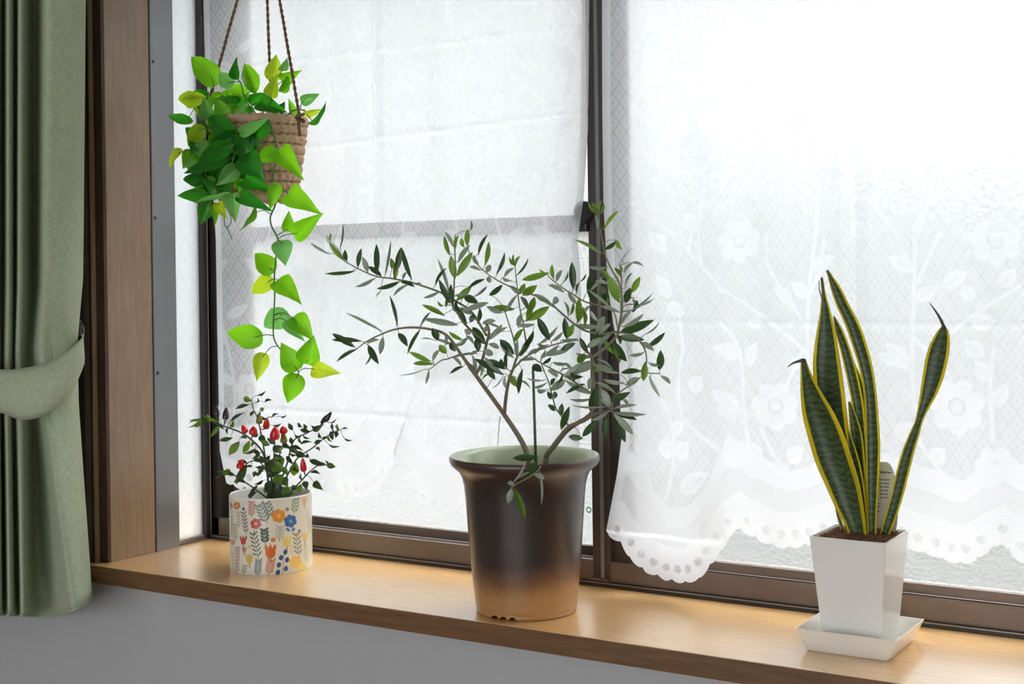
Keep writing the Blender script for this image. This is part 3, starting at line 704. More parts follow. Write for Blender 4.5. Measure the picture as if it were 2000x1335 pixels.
def place_leaf(key, b, t, wm, wnom, parent, flip=False, name='leaf'):
    ax = (t-b); L = ax.length
    if L < 1e-5: return
    ax.normalize(); vd = (CAM-b).normalized(); N = (vd-ax*vd.dot(ax)).normalized()
    r = min(1.0, wm/wnom); ang = math.acos(r)*random.choice((-1, 1)) if r < 0.97 else random.uniform(-0.2, 0.2)
    N = Matrix.Rotation(ang, 3, ax) @ N
    if flip: N = -N
    X = ax.cross(N); W = max(wm, wnom if r < 1 else wm)
    o = link(name, random.choice(LM[key]), parent)
    o.matrix_basis = Matrix.Translation(b) @ Matrix((X*W, ax*L, N*min(L, W*2.2))).transposed().to_4x4()
    return o
class Plant:
    def __init__(s, root, conv=lambda x, y: (x, y)):
        s.root = root; s.samples = []; s.conv = conv
    def stem(s, pts, y0, y1, r0, r1, m, name='stem', conv=None, sides=6, register=True):
        c = conv or s.conv; n = len(pts)
        w_ = [at(*c(*p), y0+(y1-y0)*i/(n-1)) if len(p) == 2 else at(*c(*p[:2]), p[2]) for i, p in enumerate(pts)]
        path = catmull(w_, 5); Vv, Fc = tube_data(path, r0, r1, sides)
        o = link(name, mesh(name, Vv, Fc, m, True), s.root)
        if register:
            for p in path: s.samples.append((topx(p), p, o))
        return o
    def near(s, px):
        return min(s.samples, key=lambda q: (q[0][0]-px[0])**2+(q[0][1]-px[1])**2)
    def leaf(s, bx, by, tx, ty, wpx, key, wnom, flip=False, conv=None, scale=1.0, jy=0.012, lean=0.35, petiole=None, pr=0.0007, ymin=1.30, ymax=1.572, dy=0):
        c = conv or s.conv; B = c(bx, by); T = c(tx, ty); nn = s.near(B)
        y = min(ymax, max(ymin, nn[1].y+random.uniform(-jy, jy)+dy)); b = at(*B, y)
        L = math.hypot(B[0]-T[0], B[1]-T[1])*mpp(b)
        t = at(*T, min(ymax+0.004, max(ymin, y+random.uniform(-lean, lean)*L)))
        o = place_leaf(key, b, t, wpx*scale*mpp(b), wnom, nn[2], flip)
        d = math.hypot(B[0]-nn[0][0], B[1]-nn[0][1])
        if petiole is not None and o is not None and 2 < d < 75:
            m_ = (nn[1]+b)/2+Vector((0, 0, 0.15*d*mpp(b)))
            Vv, Fc = tube_data(catmull([nn[1], m_, b+(t-b)*0.12], 3), pr, pr*0.8, 5)
            link('petiole', mesh('petiole', Vv, Fc, petiole, True), nn[2])
        return o

# ------------------------------------------------------------------ hanging planter with trailing vine
random.seed(11)
HY = 1.495
bc = at(503, 231, HY); s_ = mpp(bc); RT_, RB_, HB_ = 97*s_, 74*s_, 162*s_
hp = thing('hanging_planter', (bc.x, bc.y, bc.z-HB_), 'trailing bright green artificial vine in a hanging braided jute basket', 'hanging plant')
NCO = 9; ch = HB_/NCO
for k in range(NCO):
    f = (k+0.5)/NCO; rad = RB_+(RT_-RB_)*f; z = bc.z-HB_+HB_*f
    V = []; nu_, ns_ = 150, 8; nt_ = int(rad*2*math.pi/0.012)
    for i in range(nu_):
        a = 2*math.pi*i/nu_
        for j in range(ns_):
            b = 2*math.pi*j/ns_
            br = 1+0.20*math.sin(a*nt_+b*1.0+k*1.7)+0.10*math.sin(a*nt_*2-b*2)
            rr = ch*0.56*br
            V.append((bc.x+(rad-ch*0.3+rr*math.cos(b)*0.8)*math.cos(a), bc.y+(rad-ch*0.3+rr*math.cos(b)*0.8)*math.sin(a), z+rr*math.sin(b)))
    Fc = [(i*ns_+j, ((i+1) % nu_)*ns_+j, ((i+1) % nu_)*ns_+(j+1) % ns_, i*ns_+(j+1) % ns_) for i in range(nu_) for j in range(ns_)]
    link('basket_coil', mesh('basket_coil', V, Fc, M['jute'], True), hp)
Vb, Fb = lathe([(0.001, 0.004), (RB_*0.9, 0.004)], (bc.x, bc.y, bc.z-HB_), 40); link('basket_base', mesh('basket_base', Vb, Fb, M['jute']), hp)
Vb, Fb = lathe([(0.001, 0.0), (RT_*0.93, 0.0)], (bc.x, bc.y, bc.z-0.02), 40); link('moss_fill', mesh('moss_fill', Vb, Fb, M['soil']), hp)
TOPP = at(529, -185, HY); TOPP.x, TOPP.y = bc.x+0.019, bc.y-0.002
def rope(a, b, name='rope'):
    L = (b-a).length; n = int(L/0.0022); ax = (b-a).normalized(); e = ax.orthogonal().normalized(); f_ = ax.cross(e); Vv = []; Fc = []
    for ph in (0, math.pi):
        path = [a+ax*(L*i/n)+(e*math.cos(i*0.75+ph)+f_*math.sin(i*0.75+ph))*0.0011 for i in range(n+1)]
        v, fc = tube_data(path, 0.0014, 0.0014, 5, len(Vv)); Vv += v; Fc += fc
    return link(name, mesh(name, Vv, Fc, M['rope'], True), hp)
kl, kr, kb = at(404, 212, HY), at(586, 232, HY-0.05), at(530, 215, HY+0.055)
for kk in (kl, kr, kb):
    r = rope(kk, TOPP)
    kp = [kk+Vector((0.005*math.cos(i), 0.005*math.sin(i), -0.004+0.0015*i)) for i in range(8)]
    Vk, Fk = tube_data(catmull(kp, 3), 0.0026, 0.0022, 6); link('knot', mesh('knot', Vk, Fk, M['rope'], True), r)
    Vk, Fk = tube_data([kk+Vector((0, -0.003, 0)), kk+Vector((0.002, -0.005, -0.012)), kk+Vector((0.003, -0.004, -0.024))], 0.0026, 0.0018, 6); link('rope_end', mesh('rope_end', Vk, Fk, M['rope'], True), r)
ck = thing('ceiling_hook', (TOPP.x, TOPP.y, ZT), 'small grey screw hook under the soffit holding the hanging planter', 'hook')
tube('hook_wire', [Vector((TOPP.x, TOPP.y, ZT)), TOPP+Vector((0, 0, 0.03)), TOPP+Vector((0.008, 0, 0.012)), TOPP+Vector((0.002, 0, -0.004)), TOPP+Vector((-0.008, 0, 0.004)), TOPP+Vector((-0.009, 0, 0.014))], 0.0014, 0.0014, M['hook'], ck, 8)

c1 = lambda x, y: (320+x*0.3296, y*0.3296); c2 = lambda x, y: (320+x*0.3295, 380+y*0.3295)
vp = Plant(hp)
FY = HY-0.075
vp.stem([(512, 238, HY-0.03), (470, 232, HY-0.06), (430, 255, FY), (408, 310, FY), (400, 370, FY), (420, 405, FY)], 0, 0, 0.0013, 0.001, M['vine'])
vp.stem([(515, 240, HY-0.03), (480, 262, FY-0.01), (455, 310, FY-0.02), (450, 360, FY-0.02), (458, 400, FY-0.02)], 0, 0, 0.0013, 0.001, M['vine'])
vp.stem([(505, 240, HY), (450, 200, HY-0.02), (410, 190, HY-0.02), (395, 190, HY-0.02)], 0, 0, 0.0012, 0.0009, M['vine'])
vp.stem([(505, 238, HY), (480, 195, HY-0.02), (470, 160, HY-0.02)], 0, 0, 0.0012, 0.0009, M['vine'])
vp.stem([(515, 238, HY), (528, 200, HY-0.02), (532, 185, HY-0.02)], 0, 0, 0.0012, 0.0009, M['vine'])
vp.stem([(545, 236, HY-0.01), (575, 215, HY-0.01), (595, 215, HY-0.02)], 0, 0, 0.0012, 0.0009, M['vine'])
vp.stem([(524, 232, HY-0.07), (537, 272, HY-0.082), (541, 300, HY-0.08), (534, 343, HY-0.08), (535, 380, HY-0.08)]+[c2(x, y)+(HY-0.08,) for x, y in ((660, 60), (632, 130), (640, 190), (675, 260), (668, 340), (655, 480), (657, 580), (655, 660), (648, 800), (665, 880), (740, 970), (790, 1030), (800, 1080))], 0, 0, 0.0013, 0.0009, M['vine'])
for pts in ([(375, 0), (362, 80), (358, 150), (362, 185), (385, 188), (400, 150), (385, 100), (372, 60), (378, 10)], [(370, 188), (385, 220), (405, 265)]):
    vp.stem([c2(*p)+(FY-0.01,) for p in pts], 0, 0, 0.0007, 0.0006, M['vine'], name='tendril', register=False)
PV1 = [(300, 475, 150, 315, 150, 'g'), (235, 575, 75, 590, 105, 'y'), (395, 500, 315, 425, 95, 'p'), (430, 470, 430, 335, 60, 'd'), (540, 540, 475, 365, 105, 'g'), (640, 470, 668, 320, 110, 'y'),
       (628, 572, 672, 440, 88, 'y'), (692, 485, 810, 420, 90, 'g'), (700, 545, 740, 440, 60, 'g'), (700, 420, 735, 345, 55, 'p'), (815, 600, 925, 555, 72, 'p'), (830, 670, 935, 650, 50, 'y'), (868, 735, 970, 605, 34, 'd'),
       (440, 720, 492, 600, 62, 'p'), (440, 795, 626, 700, 74, 'p'), (610, 720, 510, 825, 120, 'd'), (410, 805, 250, 675, 130, 'd'), (240, 690, 190, 655, 60, 'g'), (215, 755, 140, 880, 105, 'y'),
       (232, 750, 175, 885, 72, 'd'), (435, 875, 508, 790, 90, 'd'), (175, 900, 112, 1000, 110, 'g'), (95, 890, 25, 1005, 48, 'y'), (400, 860, 195, 965, 120, 'd'), (430, 800, 260, 855, 95, 'd'),
       (360, 935, 100, 1035, 85, 'd'), (430, 985, 308, 1102, 110, 'p'), (465, 920, 590, 1060, 165, 'd'), (665, 893, 545, 955, 100, 'g'), (668, 885, 822, 1055, 140, 'g'), (480, 1060, 640, 1135, 125, 'd'),
       (205, 1125, 252, 1030, 72, 'g'), (300, 1150, 65, 1160, 95, 'd'), (400, 1168, 170, 1196, 40, 'p'), (268, 1190, 212, 1335, 108, 'd'), (285, 1200, 306, 1345, 52, 'g'), (318, 1200, 372, 1295, 70, 'y'),
       (405, 1150, 424, 1312, 112, 'p'), (440, 1150, 642, 1250, 92, 'd'), (668, 1090, 628, 1245, 88, 'g'), (712, 1128, 918, 1258, 142, 'g'), (345, 600, 300, 560, 70, 'y'), (480, 560, 380, 500, 90, 'g'), (590, 560, 500, 620, 100, 'd'), (560, 600, 720, 660, 110, 'd'), (760, 700, 740, 580, 55, 'g'), (660, 690, 720, 600, 70, 'd'),
       (350, 640, 420, 590, 90, 'd'), (300, 700, 350, 620, 80, 'd'), (520, 690, 430, 640, 110, 'd'), (330, 1080, 400, 1180, 90, 'd'), (470, 900, 380, 1000, 110, 'd'), (280, 860, 330, 960, 100, 'd'), (250, 1010, 330, 1090, 90, 'd'), (350, 760, 450, 860, 110, 'd'), (520, 1010, 440, 1120, 110, 'd'), (420, 640, 520, 560, 95, 'd'), (390, 1000, 300, 1110, 100, 'd')]
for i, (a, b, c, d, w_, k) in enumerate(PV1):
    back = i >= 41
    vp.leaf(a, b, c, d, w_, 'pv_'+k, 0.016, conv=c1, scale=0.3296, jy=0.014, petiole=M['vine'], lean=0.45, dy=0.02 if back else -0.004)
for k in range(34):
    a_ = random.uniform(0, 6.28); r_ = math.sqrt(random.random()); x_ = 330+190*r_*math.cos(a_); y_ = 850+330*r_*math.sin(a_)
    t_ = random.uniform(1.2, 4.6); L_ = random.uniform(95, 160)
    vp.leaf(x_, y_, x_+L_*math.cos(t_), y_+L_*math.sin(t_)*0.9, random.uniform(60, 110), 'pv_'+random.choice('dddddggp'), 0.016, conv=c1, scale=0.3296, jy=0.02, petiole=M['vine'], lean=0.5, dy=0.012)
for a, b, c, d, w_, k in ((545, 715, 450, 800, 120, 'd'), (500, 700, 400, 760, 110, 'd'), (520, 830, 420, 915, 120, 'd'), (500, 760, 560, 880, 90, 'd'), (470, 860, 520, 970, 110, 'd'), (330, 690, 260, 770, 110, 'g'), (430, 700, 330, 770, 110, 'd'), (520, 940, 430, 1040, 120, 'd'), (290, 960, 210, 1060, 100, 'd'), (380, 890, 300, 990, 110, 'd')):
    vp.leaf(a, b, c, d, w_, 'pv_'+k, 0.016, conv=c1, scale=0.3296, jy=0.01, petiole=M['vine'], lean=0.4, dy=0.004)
PV2 = [(735, 220, 742, 95, 80, 'g'), (770, 245, 940, 110, 118, 'g'), (695, 272, 720, 420, 128, 'p'), (638, 448, 532, 335, 128, 'g'), (630, 508, 503, 588, 108, 'y'), (665, 493, 810, 637, 135, 'g'), (712, 705, 580, 795, 140, 'p'),
       (728, 742, 832, 868, 92, 'p'), (768, 722, 888, 862, 132, 'g'), (850, 1000, 888, 832, 145, 'g'), (785, 1035, 690, 872, 140, 'g'), (562, 850, 355, 815, 148, 'g'), (590, 942, 550, 1106, 100, 'y'), (868, 1030, 1042, 1056, 104, 'y'), (788, 1070, 730, 1240, 138, 'g'), (545, 95, 445, 230, 34, 'g')]
for a, b, c, d, w_, k in PV2:
    vp.leaf(a, b, c, d, w_, 'pv_'+k, 0.016, conv=c2, scale=0.3295, jy=0.008, petiole=M['vine'], lean=0.2)

# ------------------------------------------------------------------ olive tree in the brown pot
random.seed(5)
ob = Vector((-0.901, 1.465, 0.0)); so = mpp(ob)
HP = 0.1907
ol = thing('potted_olive_tree', ob, 'young olive tree with slender leaves in a tall brown ombre pot', 'potted plant')
def vz(v): return (1189-v)*so*1.0
outer = [(90, 1196), (96, 1194), (98, 1189), (100, 1170), (106.5, 1110), (110, 1060), (113, 1020), (116.5, 970), (119, 945), (123, 928), (128, 918), (136, 911), (143, 905), (147, 897), (147.5, 891), (145, 887.5)]
prof = [(r*so, max(0.0, (1189-v)*so+0.0)) for r, v in outer]
prof[0] = (90*so, 0.0); prof[1] = (95*so, 0.0); prof[2] = (97.5*so, 0.0015)
prof = prof[:3]+[(98.2*so, 0.004), (97.6*so, 0.0052), (98.6*so, 0.0064)]+prof[3:]
seg = 200; Vp, Fp = lathe([(0.004, 0.003)]+prof, ob, seg)
for i, p in enumerate(Vp):                        # three drainage notches under the foot
    dx, dy = p[0]-ob.x, p[1]-ob.y; z = p[2]
    if z < 0.0055 and math.hypot(dx, dy) > 80*so:
        q = topx(Vector((p[0], p[1], 0)))
        if dy < 0:
            for cx_ in (967, 983.5, 1001):
                if abs(q[0]-cx_) < 6.5: 
                    Vp[i] = (p[0], p[1], z+0.0045*math.sqrt(1-(abs(q[0]-cx_)/6.5)**2)*(1-z/0.0055))
pot = link('pot', mesh('pot', Vp, Fp, M['ombre'], True), ol)
inner = [(145, 887.5), (140, 888.5), (133, 897), (120, 915), (113, 950), (110, 975)]
Vp, Fp = lathe([(r*so, HP-(v-890)*so+0.0) for r, v in inner], ob, 120)
link('inner_glaze', mesh('inner_glaze', Vp, [tuple(reversed(f)) for f in Fp], M['celadon'], True), pot)
# soil mound
def soil_disc(c, r, z, amp, name, parent, m, n=20):
    V = [(c[0], c[1], z+amp)]; Fc = []
    for i in range(1, n+1):
        for k in range(48):
            a = 2*math.pi*k/48; rr = r*i/n
            V.append((c[0]+rr*math.cos(a), c[1]+rr*math.sin(a), z+amp*(1-(i/n)**2)+random.uniform(-1, 1)*amp*0.25))
    for k in range(48): Fc.append((0, 1+k, 1+(k+1) % 48))
    for i in range(n-1):
        for k in range(48):
            a = 1+i*48+k; b = 1+i*48+(k+1) % 48; Fc.append((a, a+48, b+48, b))
    return link(name, mesh(name, V, Fc, m, True), parent)
soil_disc(ob, 110*so, HP-0.048, 0.005, 'soil', ol, M['soil'])
op = Plant(ol)
B_, T_ = M['olive_bark'], M['olive_twig']
SY = 1.465
op.stem([(1035, 935, SY), (1026, 876, SY), (984, 808, SY), (929, 732, SY+.01), (903, 695, SY+.01)], 0, 0, 0.0038, 0.0022, B_, 'trunk')
op.stem([(903, 695, SY+.01), (873, 655, SY), (842, 643, SY-.01), (803, 639, SY-.02), (771, 643, SY-.02), (748, 651, SY-.02), (717, 666, SY-.03), (694, 683, SY-.03)], 0, 0, 0.0020, 0.0008, T_, 'branch')
op.stem([(929, 732, SY+.01), (939, 712, SY+.02), (950, 672, SY+.02), (955, 643, SY+.02), (945, 628, SY+.01)], 0, 0, 0.0022, 0.0014, B_, 'branch')
op.stem([(950, 655, SY+.02), (922, 610, SY+.0), (894, 590, SY-.01), (861, 571, SY-.02), (825, 558, SY-.03), (802, 551, SY-.03), (768, 544, SY-.03), (738, 540, SY-.04), (718, 533, SY-.04), (699, 524, SY-.04), (673, 510, SY-.05)], 0, 0, 0.0016, 0.0007, T_, 'branch')
op.stem([(950, 672, SY+.02), (909, 634, SY-.01), (893, 610, SY-.03), (885, 601, SY-.03), (886, 575, SY-.03), (887, 552, SY-.03), (889, 514, SY-.03), (888, 474, SY-.03), (889, 458, SY-.03)], 0, 0, 0.0016, 0.0007, T_, 'branch')
op.stem([(1158, 697, SY-.02), (1190, 672, SY-.02), (1207, 649, SY-.02), (1178, 652, SY-.01), (1145, 646, SY), (1120, 631, SY+.01), (1092, 607, SY+.02), (1072, 590, SY+.02), (1033, 572, SY+.03), (1003, 562, SY+.03), (981, 552, SY+.03), (957, 538, SY+.03), (935, 519, SY+.03), (918, 497, SY+.03)], 0, 0, 0.0018, 0.0006, T_, 'branch')
op.stem([(1028, 670, SY+.02), (1021, 628, SY+.02), (1015, 600, SY+.02), (1010, 559, SY+.02), (1006, 521, SY+.02)], 0, 0, 0.0011, 0.0006, T_, 'branch')
op.stem([(1207, 640, SY-.0), (1195, 605, SY+.04), (1145, 590, SY+.05), (1120, 575, SY+.05), (1095, 559, SY+.05), (1072, 541, SY+.05)], 0, 0, 0.0012, 0.0006, T_, 'branch')
op.stem([(1207, 649, SY-.02), (1215, 599, SY-.01), (1210, 555, SY), (1194, 525, SY), (1181, 494, SY), (1173, 449, SY), (1167, 413, SY)], 0, 0, 0.0016, 0.0007, T_, 'branch')
op.stem([(1207, 649, SY-.02), (1212, 620, SY-.04), (1213, 599, SY-.04), (1214, 543, SY-.04), (1211, 520, SY-.04)], 0, 0, 0.0012, 0.0006, T_, 'branch')
op.stem([(1066, 935, SY), (1067, 893, SY), (1076, 878, SY-.01), (1094, 853, SY-.02), (1112, 833, SY-.03), (1141, 821, SY-.04), (1166, 806, SY-.05), (1195, 802, SY-.07)], 0, 0, 0.0042, 0.0012, B_, 'trunk')
op.stem([(1078, 876, SY-.008), (1110, 838, SY-.02), (1150, 812, SY-.03), (1160, 790, SY-.03), (1160, 757, SY-.03), (1157, 722, SY-.03), (1155, 697, SY-.02), (1140, 680, SY-.02)], 0, 0, 0.0030, 0.0013, B_, 'branch')
op.stem([(1207, 649, SY-.02), (1235, 652, SY-.02), (1250, 667, SY-.01), (1260, 684, SY), (1263, 703, SY), (1262, 726, SY), (1288, 729, SY+.01)], 0, 0, 0.0012, 0.0006, T_, 'branch')
op.stem([(1195, 802, SY-.07), (1197, 780, SY-.05), (1207, 768, SY-.04), (1229, 753, SY-.02), (1252, 736, SY)], 0, 0, 0.0011, 0.0008, T_, 'branch')
op.stem([(985, 806, SY), (989, 769, SY-.01), (995, 738, SY-.02), (1001, 723, SY-.02), (1008, 702, SY-.02), (1018, 685, SY-.02), (1038, 655, SY-.02)], 0, 0, 0.0024, 0.0010, B_, 'branch')
op.stem([(1010, 700, SY-.02), (1003, 662, SY), (992, 626, SY+.01), (983, 598, SY+.01)], 0, 0, 0.0011, 0.0007, T_, 'branch')
op.stem([(998, 725, SY-.02), (1021, 701, SY-.03), (1046, 686, SY-.03), (1072, 676, SY-.03), (1100, 668, SY-.03), (1130, 664, SY-.03)], 0, 0, 0.0013, 0.0007, T_, 'branch')
op.stem([(1156, 768, SY-.03), (1104, 734, SY-.01), (1087, 725, SY), (1054, 707, SY), (1035, 695, SY)], 0, 0, 0.0013, 0.0007, T_, 'branch')
op.stem([(1112, 833, SY-.03), (1095, 810, SY-.02), (1085, 795, SY-.01), (1079, 773, SY), (1072, 747, SY), (1062, 722, SY), (1056, 706, SY)], 0, 0, 0.0011, 0.0007, T_, 'branch')
op.stem([(905, 700, SY+.01), (899, 692, SY+.01), (876, 700, SY+.03), (861, 704, SY+.04), (843, 718, SY+.05), (836, 723, SY+.05)], 0, 0, 0.0012, 0.0006, T_, 'branch')
op.stem([(1068, 900, SY-.0), (1060, 897, SY-.04), (1051, 918, SY-.08), (1030, 933, SY-.10), (1006, 946, SY-.11), (997, 954, SY-.11)], 0, 0, 0.0012, 0.0008, T_, 'branch')
op.stem([(977, 812, SY), (974, 840, SY), (972, 868, SY)], 0, 0, 0.0005, 0.0004, T_, 'tendril', register=False)
stk = link('plant_stake', mesh('plant_stake', *tube_data([at(1047, 925, SY+0.03), at(1045, 850, SY+0.03), at(1041, 715, SY+0.03)], 0.0019, 0.0017, 8), M['stake'], True))
tag(stk, 'thin straight green support stake standing in the brown pot', 'plant stake')
A_ = lambda x, y: (600+x*.1498, 380+y*.1498)
def cr(ox, oy, k=.1648): return lambda x, y: (ox+x*k, oy+y*k)
